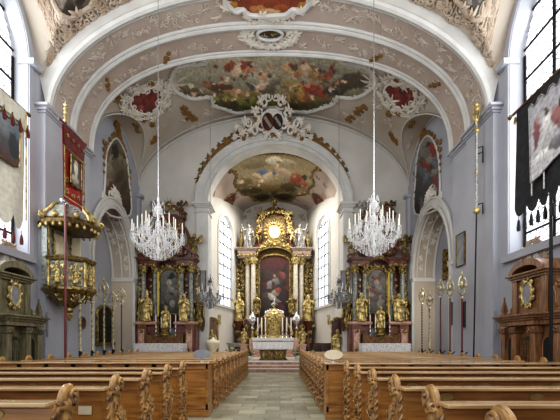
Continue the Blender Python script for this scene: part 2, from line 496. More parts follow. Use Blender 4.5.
WIN = (8.5, 2.4, 4.25, 10.3, 2.3)
CHA = (16.6, 2.0, 0.0, 4.9, 2.85)
for side, P in (('left', PL()), ('right', PR())):
    mb = MB()
    arch_wall(mb, P, 4.2, 14.2, 0, 13.6, [WIN], .5)
    rv = MB()
    arch_wall(mb, P, 14.2, 19.5, 0, 13.2, [CHA], 1.1, reveal=rv)
    w = struct('wall_'+side, mb, M['wall'])
    struct('chapel_soffit', rv, M['vault'], w)
    # niche behind the low side arch
    g = -1 if side == 'left' else 1
    X0 = XL if side == 'left' else XR
    bk = MB()
    bk.box(min(X0+g*1.1, X0+g*1.25), max(X0+g*1.1, X0+g*1.25), 14.1, 19.5, 0, 8)
    struct('chapel_back_wall', bk, M['wall'], w)
    # relief of the side arch: broad moulded archivolt, sprigs, crowning shell
    ar = MB()
    inn = arch_pts(16.6, 2.02, 4.9, 2.87, 0); mid = arch_pts(16.6, 2.16, 4.9, 3.01, 0); out = arch_pts(16.6, 2.42, 4.9, 3.35, 0)
    band(ar, P, inn, mid, 0, .13); band(ar, P, mid, out, 0, .07); 
    ar.tube([P(a, b, .09) for a, b in out[1:-1]], .055, 6); ar.tube([P(a, b, .13) for a, b in mid[1:-1]], .04, 6)
    for t in (14.22, 18.52):
        xa, xb = sorted((P(0, 0, -1.08).x, P(0, 0, .12).x))
        ar.box(xa, xb, t, t+.48, 4.72, 4.84); ar.box(xa, xb, t-.02, t+.5, 4.84, 4.92)
    for dd in (-.12, -.55, -1.03):
        ar.tube([P(16.6+1.98*math.cos(PI*i/30), 4.9+2.83*math.sin(PI*i/30), dd) for i in range(31)], .04 if dd > -.7 else .07, 6)
    struct('archivolt', ar, M['trim'], w)
    rg = random.Random(5)
    st = MB()
    for i in range(15):
        a = PI*(i+.5)/15
        motif(st, P, 16.6+2.28*math.cos(a), 4.9+3.17*math.sin(a), .13, .022, rg)
    for i in range(40):       # soffit relief
        a = PI*rg.uniform(.05, .95); dd = rg.uniform(.2, .95)
        def PS(u, v, h=0, a=a):
            aa = a+u/2.4
            return P(16.6+(2.0-h)*math.cos(aa), 4.9+(2.85-h)*math.sin(aa), v)
        motif(st, PS, 0, -dd, .2, .02, rg)
    # shell cartouche on the crown
    scr = []
    for sx in (-1, 1):
        scroll(st, P, 16.6+sx*.45, 8.32, .34, PI/2, sx, 1.3, .06, 18, 6)
        scroll(st, P, 16.6+sx*.95, 8.0, .26, PI/2, -sx, 1.3, .05, 18, 6)
    for k in range(9):
        an = PI*(k+.5)/9
        st.tube([P(16.6+.12*math.cos(an), 8.2+.12*math.sin(an), .1), P(16.6+.42*math.cos(an), 8.25+.45*math.sin(an), .12), P(16.6+.5*math.cos(an), 8.25+.55*math.sin(an), .04)], [.03, .06, .03], 5)
    sprig(st, P, 16.6, 8.6, .45, PI/2, .04, 5, rg)
    struct('stucco_relief', st, M['stucco'], w)
    # soft reveal moulding of the high window
    wm = MB()
    o1 = arch_pts(8.5, 2.42, 10.3, 2.32, 4.25); o2 = arch_pts(8.5, 2.6, 10.3, 2.5, 4.25)
    band(wm, P, o1, o2, 0, .04)
    for t in (10.9, 5.78):
        xa, xb = sorted((P(0, 0, -.3).x, P(0, 0, .2).x))
        wm.box(xa, xb, t-.03, t+.36, 10.2, 10.28); wm.box(xa, xb, t-.03, t+.4, 10.28, 10.38)
    xa, xb = sorted((P(0, 0, -.5).x, P(0, 0, .16).x))
    wm.box(xa, xb, 5.9, 11.1, 4.02, 4.12); wm.box(xa, xb, 5.95, 11.05, 4.12, 4.24)
    struct('window_surround', wm, M['wall'], w)
    # window
    wn = 'window_1' if side == 'left' else 'window_2'
    g1 = MB()
    pts = arch_pts(8.5, 2.42, 10.3, 2.32, 4.2)
    g1.prism(pts, P, -.5, -.53)
    wo = struct(wn, g1, M['glass'], smooth=False)
    fr = MB()
    for t in (6.1, 7.3, 8.5, 9.7, 10.86): fr.tube([P(t, 4.2, -.45), P(t, 12.5 if 6.2 < t < 10.8 else 10.4, -.45)], .045 if t != 8.5 else .09, 5)
    for k in range(8): fr.tube([P(6.1, 4.9+k*.95, -.45), P(10.9, 4.9+k*.95, -.45)], .035, 5)
    struct('glazing_bars', fr, M['black'], wo)
    ld = MB()                  # fish-scale leading
    for j in range(36):
        for i in range(20):
            t = 6.15+i*.25+(j % 2)*.125; z = 4.3+j*.225
            if t > 10.85 or z > 10.3+2.2*math.sqrt(max(0, 1-((t-8.5)/2.4)**2)): continue
            ld.tube([P(t-.125, z, -.48), P(t, z+.12, -.48), P(t+.125, z, -.48)], .011, 3)
    struct('leading', ld, M['black'], wo)
    # pilasters carrying the broad arch
    pl = MB()
    def bx(h, a0, a1, z0, z1, pl=pl, P=P):
        xa, xb = sorted((P(0, 0, -.02).x, P(0, 0, h).x)); pl.box(xa, xb, a0, a1, z0, z1)
    bx(.24, 11.35, 13.0, 0, 9.1); bx(.14, 13.0, 14.2, 0, 9.1)
    bx(.30, 11.3, 13.05, 0, 1.1); bx(.2, 13.05, 14.25, 0, 1.1)
    for k, (e, z0, z1) in enumerate(((.04, 8.98, 9.04), (.10, 9.04, 9.12), (.2, 9.12, 9.2))):
        bx(.24+e, 11.35-e, 13.0+e*.5, z0, z1); bx(.14+e, 13.0, 14.2+e*.6, z0, z1)
    struct('pilaster', pl, M['wall'], w)
    # slender corner shaft beside the chancel wall with its scrap of cornice
    cs = MB()
    xa, xb = sorted((P(0, 0, 0).x, P(0, 0, .15).x)); cs.box(xa, xb, 19.2, 19.5, 0, 9.45)
    xa, xb = sorted((P(0, 0, 0).x, P(0, 0, .3).x)); cs.box(xa, xb, 19.1, 19.5, 9.45, 9.62)
    struct('corner_shaft', cs, M['wall'], w)

# broad transverse arch
tb = MB()
NS, smax = 72, 6.0*PI/2
def ribgrid(mb, y0, y1, h, ny=6):
    mb.grid(lambda u, v: PA(-smax+2*smax*u, y0+(y1-y0)*v, h), NS, ny)
ribgrid(tb, 11.5, 14.1, 0, 10)
arch = struct('trim_1', tb, M['pink'])
mo = MB()
for y, r in ((11.5, .12), (11.7, .04), (12.72, .06), (12.86, .11), (12.98, .05), (13.98, .04), (14.12, .09)):
    mo.tube([PA(-smax+2*smax*i/NS, y, .02) for i in range(NS+1)], r, 8)
# cheeks joining the arch to the vaults on both sides
for y0, f in ((11.45, ceil_near), (14.15, ceil_far)):
    for i in range(NS):
        s0, s1 = -smax+2*smax*i/NS, -smax+2*smax*(i+1)/NS
        a, b_ = PA(s0, min(14.1, max(11.5, y0)), 0), PA(s1, min(14.1, max(11.5, y0)), 0)
        mo.add([(a.x, y0, a.z), (b_.x, y0, b_.z), (b_.x*1.06+.02, y0, max(f(b_.x, y0), b_.z)+.6), (a.x*1.06+.02, y0, max(f(a.x, y0), a.z)+.6)], [(0, 1, 2, 3)])
struct('arch_mouldings', mo, M['trim'], arch)
rg = random.Random(21)
st = MB()
for row, (y0, n_) in enumerate(((12.2, 44), (13.5, 44))):
    for i in range(n_):
        s = -smax*.95+2*smax*.95*(i+.5)/n_
        if abs(s) < 1.3 and row == 0: continue
        motif(st, PA, s+rg.uniform(-.1, .1), y0+rg.uniform(-.26, .26), .24, .022, rg)
        if row == 0: sprig(st, PA, s+.25, y0+rg.uniform(-.4, .4), .22, rg.uniform(0, 6), .018, 5, rg)
struct('stucco_sprigs', st, M['stuccop'], arch)
go = MB()
for sg in (-1, 1):
    for s, y in ((6.3, 13.5), (3.6, 13.75)):
        rosette(go, PA, sg*s, y, .13, .04); rosette(go, PA, sg*s+.14, y-.2, .1, .04); rosette(go, PA, sg*s-.12, y+.2, .09, .04)
struct('gilded_flowers', go, M['ochre'], arch)

# vaults
def vault(name, f, x0, x1, y0, y1, m, nx=110, ny=80):
    mb = MB()
    def P(u, v):
        # even spacing along the curve
        x = (x0+x1)/2+(x1-x0)/2*math.sin(PI*(u-.5)); y = y0+(y1-y0)*v
        return Vector((x, y, f(x, y)))
    mb.grid(P, nx, ny)
    return struct(name, mb, m, angle=35)
vn = vault('ceiling', ceil_near, XC-7.62, XC+7.62, 4.2, 11.5, M['vault'], 110, 70)
vf = vault('ceiling_2', ceil_far, XC-7.6, XC+7.6, 14.1, 19.55, M['vault'])
# white edge mouldings along the groins of the lunettes
ed = MB()
for sg in (-1, 1):
    pts = []
    for i in range(41):
        y = 14.35+5.1*i/40
        t = abs(y-16.9)/2.6; l = 9.6+2.45*math.sqrt(max(0, 1-t*t))
        q = (l-9.6)/4.5; x = 7.6*math.sqrt(max(0, 1-q*q))
        pts.append(Vector((XC+sg*x, y, l-.03)))
    ed.tube(pts, .03, 6)
    ed.tube([Vector((XC+sg*7.45, 14.35+5.1*i/40, 9.6+2.45*math.sqrt(max(0, 1-((14.35+5.1*i/40-16.9)/2.6)**2))-.03)) for i in range(41)], .03, 6)
ed.tube([PF(-smax+2*smax*i/72, 19.42, .04) for i in range(73)], .045, 6)
ed.tube([PF(-smax+2*smax*i/72, 19.1, .03) for i in range(73)], .02, 6)
struct('groin_moulding', ed, M['trim'], vf)

# chancel arch wall
cw = MB(); rvc = MB()
arch_wall(cw, PC(19.5), XC-7.8, XC+7.8, 0, 14.6, [(-.25, 3.76, 0, 9.2, 3.3)], .8, 48, reveal=rvc)
wc = struct('wall_front', cw, M['wallc'])
struct('arch_reveal', rvc, M['trim'], wc)
ac = MB(); P = PC(19.5)
i1 = arch_pts(-.25, 3.78, 9.2, 3.32, None, 48); i2 = arch_pts(-.29, 4.0, 9.2, 3.52, None, 48); i3 = arch_pts(-.33, 4.36, 9.2, 3.86, None, 48)
band(ac, P, i1, i2, 0, .08); band(ac, P, i2, i3, 0, .15); ac.tube([P(a, b, .15) for a, b in i3], .06, 6); ac.tube([P(a, b, .1) for a, b in i1], .04, 6)
for x0, x1 in ((-4.62, -3.98), (3.5, 4.05)):
    ac.box(x0, x1, 19.36, 20.3, 0, 8.95)
    for e, z0, z1 in ((.05, 8.95, 9.02), (.12, 9.02, 9.1), (.2, 9.1, 9.22), (.06, 8.7, 8.76)):
        ac.box(x0-e, x1+e, 19.36-e, 20.3+e, z0, z1)
    ac.box(x0-.06, x1+.06, 19.3, 20.35, 0, 1.3)
struct('chancel_archivolt', ac, M['trim'], wc)
# cartouche with coat of arms above the chancel arch, gilded flower garlands
rg = random.Random(3)
c0 = onY(272.5, 118, 19.4)
def oval(cx, cz, rx, rz, n=24, pinch=0): return [(cx+rx*math.cos(2*PI*i/n), cz+rz*math.sin(2*PI*i/n)*(1+pinch*math.sin(2*PI*i/n))) for i in range(n)]
def PLN(a, b, h=0):            # chart leaning forward from the arch crown on to the vault; b in 0..1.9
    t = b/1.9
    return Vector((-.4+a, 19.42-1.5*t-h*.65, 12.72+1.3*t-h*.75))
cart = thing('coat_of_arms', 'white rocaille cartouche with a dark coat of arms over the crown of the chancel arch', 'coat of arms', tuple(PLN(0, .9)))
cb = cart.location.copy(); PK = lambda a, b, h=0: PLN(a, b, h+.03)-cb
st = MB()
for sg in (-1, 1):
    for (dx, dz, r, th) in ((.62, .75, .34, .06), (.75, 1.25, .3, .06), (.45, 1.7, .3, .06), (1.0, .45, .34, .055), (1.3, .8, .26, .05), (1.45, .25, .26, .05), (1.85, .05, .22, .04), (.25, .15, .3, .05), (.2, 1.95, .22, .05), (1.75, .5, .2, .04)):
        scroll(st, PK, sg*dx, dz, r, rg.uniform(0, 6), sg, 1.35, th, 18, 6)
        sprig(st, PK, sg*dx*1.1, dz+.1, r*1.1, PI/2-sg*.9, .05, 5, rg)
st.build('stucco_scrollwork', M['stucco'], cart)
mb = MB(); mb.prism(oval(0, .95, .62, .55), PK, .02, .1); mb.build('field', M['palem'], cart)
mb = MB(); mb.prism(oval(-.25, .92, .3, .4), PK, .1, .2); mb.build('shield', M['darkred'], cart)
mb = MB(); mb.prism(oval(.28, .92, .27, .36), PK, .1, .18); mb.build('shield', M['dark'], cart)
mb = MB(); mb.prism([(-.48, 1.1), (-.36, 1.22), (-.02, .76), (-.12, .64)], PK, .2, .22); mb.prism([(.1, 1.1), (.18, 1.2), (.48, .82), (.4, .7)], PK, .18, .2); mb.build('shield_bar', M['silver'], cart)
mb = MB()
for a, b in ((-.9, 1.0), (.9, 1.0), (-1.2, .3), (1.2, .3), (0, .3), (-.6, 1.6), (.6, 1.6), (-1.6, .1), (1.6, .1)): rosette(mb, PK, a, b, .13, .09)
mb.build('gilt_flowers', M['ochre'], cart)
gf = MB()
gar = [(200, 179), (201.5, 171), (205, 164.5), (210, 158), (215, 152), (221, 146.5), (227, 141), (234, 137), (241, 133.5)]
for k, (px, py) in enumerate(gar):
    for qx in (px, 545.5-px):
        q = onY(qx, py, 19.4); r = .14+.015*k
        rosette(gf, P, q.x, q.z, r, .06); rosette(gf, P, q.x+.16, q.z+.12, r*.6, .05); rosette(gf, P, q.x-.12, q.z+.16, r*.5, .05)
for px, py in ((262, 113), (284, 113), (258, 124), (288, 124), (248, 126), (298, 126)):
    q = onY(px, py, 19.4); rosette(gf, P, q.x, q.z, .16, .12)
struct('flower_garland', gf, M['ochre'], wc)
lv = MB()
for k, (px, py) in enumerate(gar):
    for qx, sg in ((px, 1), (545.5-px, -1)):
        q = onY(qx, py, 19.4); sprig(lv, P, q.x, q.z, .34, PI/2+sg*.5, .03, 5, rg)
struct('garland_leaves', lv, M['goldd'], wc)

# chancel
cf = MB()
cf.box(-5, 4.3, 18.35, 29.5, -.1, .46); cf.box(-5, 4.3, 17.98, 18.4, -.1, .31); cf.box(-5.0, 4.3, 17.6, 18.0, -.1, .155)
struct('floor_2', cf, M['stepm'])
tr = MB()
for y, z in ((17.58, .155), (17.96, .31), (18.33, .46)): tr.box(-5.02, 4.32, y, y+.42, z, z+.02)
tr.box(-4.9, 4.2, 18.7, 29.4, .462, .475)
struct('trim_2', tr, M['palem'])
for side, (ax, ay), (bx_, by) in (('left', (-4.05, 20.3), (-4.3, 22.5)), ('right', (3.5, 20.3), (3.5, 22.5))):
    g = -1 if side == 'left' else 1
    mb = MB()
    mb.add([(ax, ay, 0), (bx_, by, 0), (bx_, by, 13), (ax, ay, 13)], [(0, 1, 2, 3)])
    L = Vector((g*-1.3, 6.0, 0)); ln = L.length; L.normalize(); N = Vector((-g*L.y, g*L.x, 0)); 
    if N.x*g > 0: N = -N
    def PW(a, b, h=0, bx_=bx_, by=by, L=L, N=N): return Vector((bx_, by, b))+L*a+N*h
    rv = MB()
    arch_wall(mb, PW, 0, 6.3, 0, 13, [(2.3, 1.4, 4.1, 9.1, 1.25)], .2, 20, reveal=rv)
    w = struct('wall_chancel_'+side, mb, M['wallc'])
    struct('window_reveal', rv, M['trim'], w)
    g1 = MB(); g1.prism(arch_pts(2.3, 1.4, 9.1, 1.25, 4.1), PW, -.2, -.23)
    wo = struct('window_3' if side == 'left' else 'window_4', g1, M['glassc'], smooth=False)
    fr = MB()
    for t in (.92, 1.6, 2.3, 3.0, 3.68): fr.tube([PW(t, 4.1, -.17), PW(t, 10.1 if 1.2 < t < 3.4 else 9.3, -.17)], .035 if t != 2.3 else .055, 5)
    for k in range(8): fr.tube([PW(.9, 4.7+k*.74, -.17), PW(3.7, 4.7+k*.74, -.17)], .045, 5)
    struct('glazing_bars', fr, M['lead'], wo)
    mo = MB(); band(mo, PW, arch_pts(2.3, 1.42, 9.1, 1.27, 4.1), arch_pts(2.3, 1.57, 9.1, 1.44, 4.1), 0, .07)
    mo.add([PW(-.2, 3.9, .12), PW(4.2, 3.9, .12), PW(4.2, 4.06, .12), PW(-.2, 4.06, .12), PW(-.2, 4.1, 0), PW(4.2, 4.1, 0), PW(-.2, 3.86, 0), PW(4.2, 3.86, 0)], [(0, 1, 2, 3), (3, 2, 5, 4), (6, 7, 1, 0)])
    struct('window_surround', mo, M['trim'], w)
    # painted strip in stucco on the bare wall under the window: small gilt cartouche
    ct = MB(); rg = random.Random(4)
    q = (1.0, 3.0)
    for k in range(4): scroll(ct, PW, q[0]+.22*math.cos(k*PI/2+.7), q[1]+.3*math.sin(k*PI/2+.7), .17, k, (-1)**k, 1.2, .03, 12, 5)
    rosette(ct, PW, q[0], q[1], .18, .05)
    struct('gilt_cartouche', ct, M['goldb'], w)
struct('wall_back', MB().box(-4, 3.4, 28.5, 28.7, 0, 13.5), M['wallc'])
vc = vault('ceiling_3', ceil_ch, -.4-4.3, -.4+4.3, 20.2, 28.6, M['pink'], 60, 80)
# ================================================================ FRESCOES AND STUCCO FRAMES
def framed_fresco(name, label, poly, hitf, inv, P, col, step, fr, frm, k=5, off=.04, orn=0, oth=.04, seed=1, cat='fresco', ornmat='stucco'):
    """poly: outline as seen in the photograph, carried onto the vault by hitf"""
    t = thing(name, label, cat, tuple(hitf(*[sum(p[i] for p in poly)/len(poly) for i in (0, 1)])))
    base = t.location.copy()
    sp = smoothpoly(poly, k)
    def Q(a, b):
        p = hitf(a, b); s, y = inv(p)
        return P(s, y, off)-base
    o = painted('painting', sp, Q, col, step, t)
    ch = [inv(hitf(a, b)) for a, b in sp]
    f = MB(); f.tube([P(s, y, .05)-base for s, y in ch], fr, 7, closed=True)
    f.build('frame', M[frm], t)
    if orn:
        rg = random.Random(seed); st = MB()
        PB = lambda s, y, h=0: P(s, y, h+.04)-base
        border(st, PB, ch, orn, oth, rg)
        st.build('stucco_scrollwork', M[ornmat], t)
    return t
hf = lambda a, b: hit(a, b, ceil_far, 14.1, 19.5)
ifar = lambda p: (s_of(p.x, 7.6), p.y)
ha = lambda a, b: hit(a, b, arch_z, 11.5, 14.1)
iarch = lambda p: (s_of(p.x, 7.27), p.y)
hn = lambda a, b: hit(a, b, ceil_near, 4.5, 11.5)
inear = lambda p: (s_of(p.x, 7.6), p.y)

main_poly = [(201, 55), (214, 50), (240, 48.5), (270, 48.5), (300, 48.5), (330, 50), (345, 55), (342, 61), (352, 63), (366, 66), (375, 75), (376, 82), (368, 91), (354, 97), (340, 96),
             (336, 98), (334, 103), (322, 107), (308, 111), (290, 109.5), (272, 106), (254, 109), (238, 112), (224, 108), (213, 104), (211, 97), (208, 96), (192, 97.5), (178, 92), (171, 83), (173, 71), (184, 64), (198, 63), (206, 61)]
rb = random.Random(8)
bl = [(230, 62, 26, 9, 10, '#b3aa93'), (290, 58, 34, 7, -5, '#aca48f'), (200, 78, 22, 8, 0, '#8d8a78'), (255, 78, 34, 7, 12, '#9f9a86'), (330, 66, 30, 6, 12, '#8f8b77'),
      (355, 80, 16, 8, 0, '#4b4030'), (186, 90, 12, 5, 0, '#5c5138'), (273, 96, 55, 5, 2, '#6b6334'), (250, 101, 40, 4, 4, '#7d7a3d'), (300, 104, 20, 4, 0, '#4a4426'), (225, 104, 14, 4, 0, '#3e3a20'),
      (244, 66, 8, 6, 20, '#8d4b39'), (250, 69, 6, 3, -30, '#c07d63'), (236, 70, 4, 6, 40, '#d3b79a'), (229, 66, 4, 7, 30, '#8a4c36'), (262, 74, 6, 3, 0, '#caa88c'),
      (213, 85, 9, 4, 10, '#5e4631'), (223, 88, 11, 4, -10, '#4c3624'), (206, 83, 4, 3, 20, '#a5694d'), (235, 92, 12, 3, 10, '#9b7a5a'),
      (288, 68, 6, 7, 0, '#b39a72'), (297, 72, 7, 6, 20, '#9d7e4e'), (306, 68, 5, 7, -20, '#c0aa90'), (316, 74, 8, 6, 15, '#97784c'), (326, 76, 6, 8, 35, '#8e6c4a'), (332, 70, 4, 7, 10, '#8d5147'),
      (290, 84, 9, 6, 0, '#8a7a4e'), (299, 88, 7, 6, 0, '#a8935a'), (311, 88, 8, 6, -10, '#8f3522'), (320, 92, 7, 5, 30, '#8c3f2c'), (301, 96, 6, 4, 30, '#a5764a'), (309, 97, 5, 4, 0, '#8f553c'),
      (275, 82, 8, 4, -30, '#6d6658'), (268, 90, 8, 3, 0, '#5a5246'), (345, 84, 14, 5, 0, '#4a3d2c'), (335, 90, 12, 5, 0, '#3c3325'), (259, 86, 10, 3, -14, '#c3ac93')]
for i in range(130):
    bl.append((rb.uniform(190, 350), rb.uniform(62, 101), rb.uniform(.8, 2.4), rb.uniform(1.2, 3.4), rb.uniform(0, 180), rb.choice(['#c9a789', '#b28a67', '#5a4a35', '#7b5a3a', '#c4b79f', '#8e4331', '#4a4a44'])))
framed_fresco('ceiling_fresco', 'wide scalloped ceiling fresco of crowded robed figures on clouds above the chancel arch', main_poly, hf, ifar, PF,
              painter([(0, '#8a8670'), (.45, '#8b8471'), (.8, '#4c4730'), (1, '#3b3a22')], bl, nscale=.1, warp=2.2, var=.45, gain=1.5), 1.1, .085, 'trim', 5, orn=.2, oth=.03, seed=2)
# white sprays at the two side tips and over the top edge of the big fresco
rg = random.Random(12); st = MB()
for px, py, an in ((176, 83, PI), (371, 80, 0)):
    s, y = ifar(hf(px, py))
    for k in range(3): sprig(st, PF, s, y, .5, an+(k-1)*.9, .04, 5, rg)
for px in range(252, 292, 6):
    s, y = ifar(hf(px, 50)); scroll(st, PF, s, y, .24, rg.uniform(0, 6), rg.choice((-1, 1)), 1.3, .05, 12, 5); sprig(st, PF, s, y, .3, PI/2, .04, 4, rg)
cl = [(150, 118), (160, 126), (186, 120), (196, 125), (352, 118), (360, 121), (389, 122), (206, 113), (342, 112), (130, 148), (410, 142), (170, 108), (376, 106)]
for px, py in cl:
    s, y = ifar(hf(px, py)); motif(st, PF, s, y, .4, .028, rg)
struct('vault_sprigs', st, M['stuccop'], vf)
gf2 = MB()
for px, py in ((183, 108), (186, 112), (190, 116), (193, 119), (188, 117), (135, 125), (137, 130), (153, 141), (155, 138), (357, 112), (360, 109), (364, 106), (352, 116), (348, 119), (411, 125), (413, 122), (393, 138), (391, 134), (396, 141), (118, 99), (427, 90), (362, 58), (357, 63)):
    s, y = ifar(hf(px, py)); rosette(gf2, PF, s, y, .15, .05); rosette(gf2, PF, s+.14, y+.1, .09, .05); sprig(gf2, PF, s, y, .25, rg.uniform(0, 6), .03, 4, rg)
struct('gilded_sprays', gf2, M['ochre'], vf)

# red cartouches left and right
for poly, lab, sd in (([(131, 97), (136, 90), (143, 91), (149, 87), (158, 88), (162, 93), (160, 101), (156, 107), (151, 113), (143, 113), (135, 110), (130, 104)],
                   'small dark red cartouche fresco in white rocaille, left of the big ceiling fresco', 3),
                  ([(386, 86), (392, 82), (400, 82), (408, 83), (415, 86), (418, 93), (415, 100), (411, 106), (403, 109), (395, 104), (389, 97), (385, 92)],
                   'small dark red cartouche fresco in white rocaille, right of the big ceiling fresco', 4)):
    cx = sum(p[0] for p in poly)/12; cy = sum(p[1] for p in poly)/12
    bb = [(cx+rb.uniform(-11, 11), cy+rb.uniform(-9, 9), rb.uniform(2, 5), rb.uniform(2, 4), rb.uniform(0, 180), rb.choice(['#8d3326', '#a04a3a', '#5a1712', '#71302a', '#6e2018'])) for _ in range(18)]
    t = framed_fresco('cartouche_fresco', lab, poly, hf, ifar, PF, painter([(0, '#6d1f18'), (1, '#5a1611')], bb, nscale=.15, var=.5), .7, .05, 'stucco', 4, orn=.34, oth=.045, seed=sd)
    rg = random.Random(sd+40); st = MB(); base = t.location.copy()
    big = [((x-cx)*1.42+cx, (y-cy)*1.38+cy) for x, y in smoothpoly(poly, 5)]
    ch = [ifar(hf(a, b)) for a, b in big]
    PB = lambda s, y, h=0: PF(s, y, h+.03)-base
    border(st, PB, ch, .34, .045, rg); border(st, PB, ch[::-1], .26, .035, rg)
    st.build('stucco_scrollwork', M['stucco'], t)
    go = MB()
    for a, b in ((cx-2, cy+19), (cx+4, cy-17) if cx < 280 else (cx-4, cy-15), (cx+6, cy+24) if cx < 280 else (cx-12, cy+20)):
        s, y = ifar(hf(a, b)); rosette(go, PB, s, y, .15, .05); scroll(go, PB, s, y, .2, 1, 1, 1.2, .04, 10, 5)
    go.build('gilt_flowers', M['ochre'], t)

# crown of the broad arch: red and gold picture cut by the frame, oval vent with net
poly = [(226, -6), (228, 4), (236, 10), (243, 8), (248, 13), (262, 14.5), (276, 14), (286, 13), (293, 8), (300, 10), (308, 4), (310, -6), (290, -16), (250, -16)]
bb = [(270, 4, 22, 7, 0, '#8c4024'), (258, 8, 8, 4, 0, '#c1834a'), (281, 7, 7, 4, 0, '#a3562f'), (232, 4, 5, 4, 0, '#b98b2e'), (303, 5, 5, 4, 0, '#b98b2e'), (270, 11, 10, 3, 0, '#d0a978')]
framed_fresco('cartouche_fresco', 'red and gold cartouche fresco at the crown of the broad arch', poly, ha, iarch, PA,
              painter([(0, '#6d2a1c'), (1, '#7d3b22')], bb, nscale=.12, var=.5), 1, .09, 'trim', 4, orn=.3, oth=.045, seed=9)
vt = thing('ceiling_vent', 'oval dark ceiling vent covered with netting, in the middle of the broad arch', 'vent', tuple(ha(270, 33)))
vb = vt.location.copy(); s0, y0 = iarch(ha(270, 33))
PV = lambda s, y, h=0: PA(s0+s, y0+y, h)-vb
mb = MB(); mb.prism(oval(0, 0, .36, .22), PV, .0, .03); mb.build('opening', M['dark'], vt)
mb = MB(); mb.tube([PV(a, b, .06) for a, b in oval(0, 0, .39, .25)], .06, 7, closed=True); mb.build('frame', M['trim'], vt)
mb = MB()
for k in range(-5, 6):
    for sg in (-1, 1): mb.tube([PV(k*.08-.12, sg*-.14, .06), PV(k*.08+.12, sg*.14, .06)], .006, 3)
mb.build('netting', M['goldd'], vt)
rg = random.Random(31); mb = MB()
for k in range(16):
    an = 2*PI*k/16; scroll(mb, PV, .66*math.cos(an), .42*math.sin(an), .2, an, (-1)**k, 1.25, .05, 12, 5)
    sprig(mb, PV, .75*math.cos(an), .5*math.sin(an), .3, an, .04, 4, rg)
mb.build('stucco_scrollwork', M['stucco'], vt)

# corner frescoes of the nearer bay
for poly, lab, sd in (([(52, 0), (56, 9), (62, 14), (70, 17), (76, 14), (84, 8), (92, 2), (94, -6), (70, -12), (50, -8)], 'grey and brown fresco in tan rocaille scrolls, top left corner of the vault', 6),
                  ([(456, -4), (462, 3), (466, 10), (472, 16), (479, 19), (486, 14), (488, 4), (490, -6), (470, -12)], 'grey and brown fresco in tan rocaille scrolls, top right corner of the vault', 7)):
    cx = sum(p[0] for p in poly)/len(poly)
    bb = [(cx+rb.uniform(-18, 18), rb.uniform(-4, 16), rb.uniform(3, 8), rb.uniform(2, 5), rb.uniform(0, 180), rb.choice(['#8a8176', '#3a2f28', '#6b5a4b', '#a39a8d', '#4d443c'])) for _ in range(16)]
    t = framed_fresco('corner_fresco', lab, poly, hn, inear, PN, painter([(0, '#6c6459'), (1, '#40362c')], bb, var=.4), 1.2, .07, 'stuccod', 4, orn=.3, oth=.05, seed=sd, ornmat='stuccod')
    rg = random.Random(sd); st = MB(); base = t.location.copy(); PB = lambda s, y, h=0: PN(s, y, h+.03)-base
    path = [(60, 22), (55, 30), (62, 38), (58, 48), (54, 57), (66, 24), (78, 22), (92, 16), (103, 10), (112, 3), (48, 20), (44, 8), (52, 75), (51, 66), (46, 2), (125, 0), (100, 4), (52, 38), (120, -3), (72, 32), (62, 30)] if cx < 280 else \
           [(480, 24), (486, 30), (481, 40), (487, 50), (488, 62), (470, 22), (458, 18), (448, 10), (440, 4), (494, 22), (496, 8), (489, 75), (488, 84), (475, 33), (430, 0), (450, 2), (415, -2), (490, 36), (498, 0), (462, 8)]
    for a, b in path:
        q = hn(a, b); s, y = inear(q)
        scroll(st, PB, s, y, .22, rg.uniform(0, 6), rg.choice((-1, 1)), 1.4, .035, 16, 5); scroll(st, PB, s+rg.uniform(-.25, .25), y+rg.uniform(-.25, .25), .13, rg.uniform(0, 6), rg.choice((-1, 1)), 1.3, .04, 12, 5)
        sprig(st, PB, s, y, .22, rg.uniform(0, 6), .025, 3, rg)
    st.build('stucco_scrollwork', M['stuccod'], t)

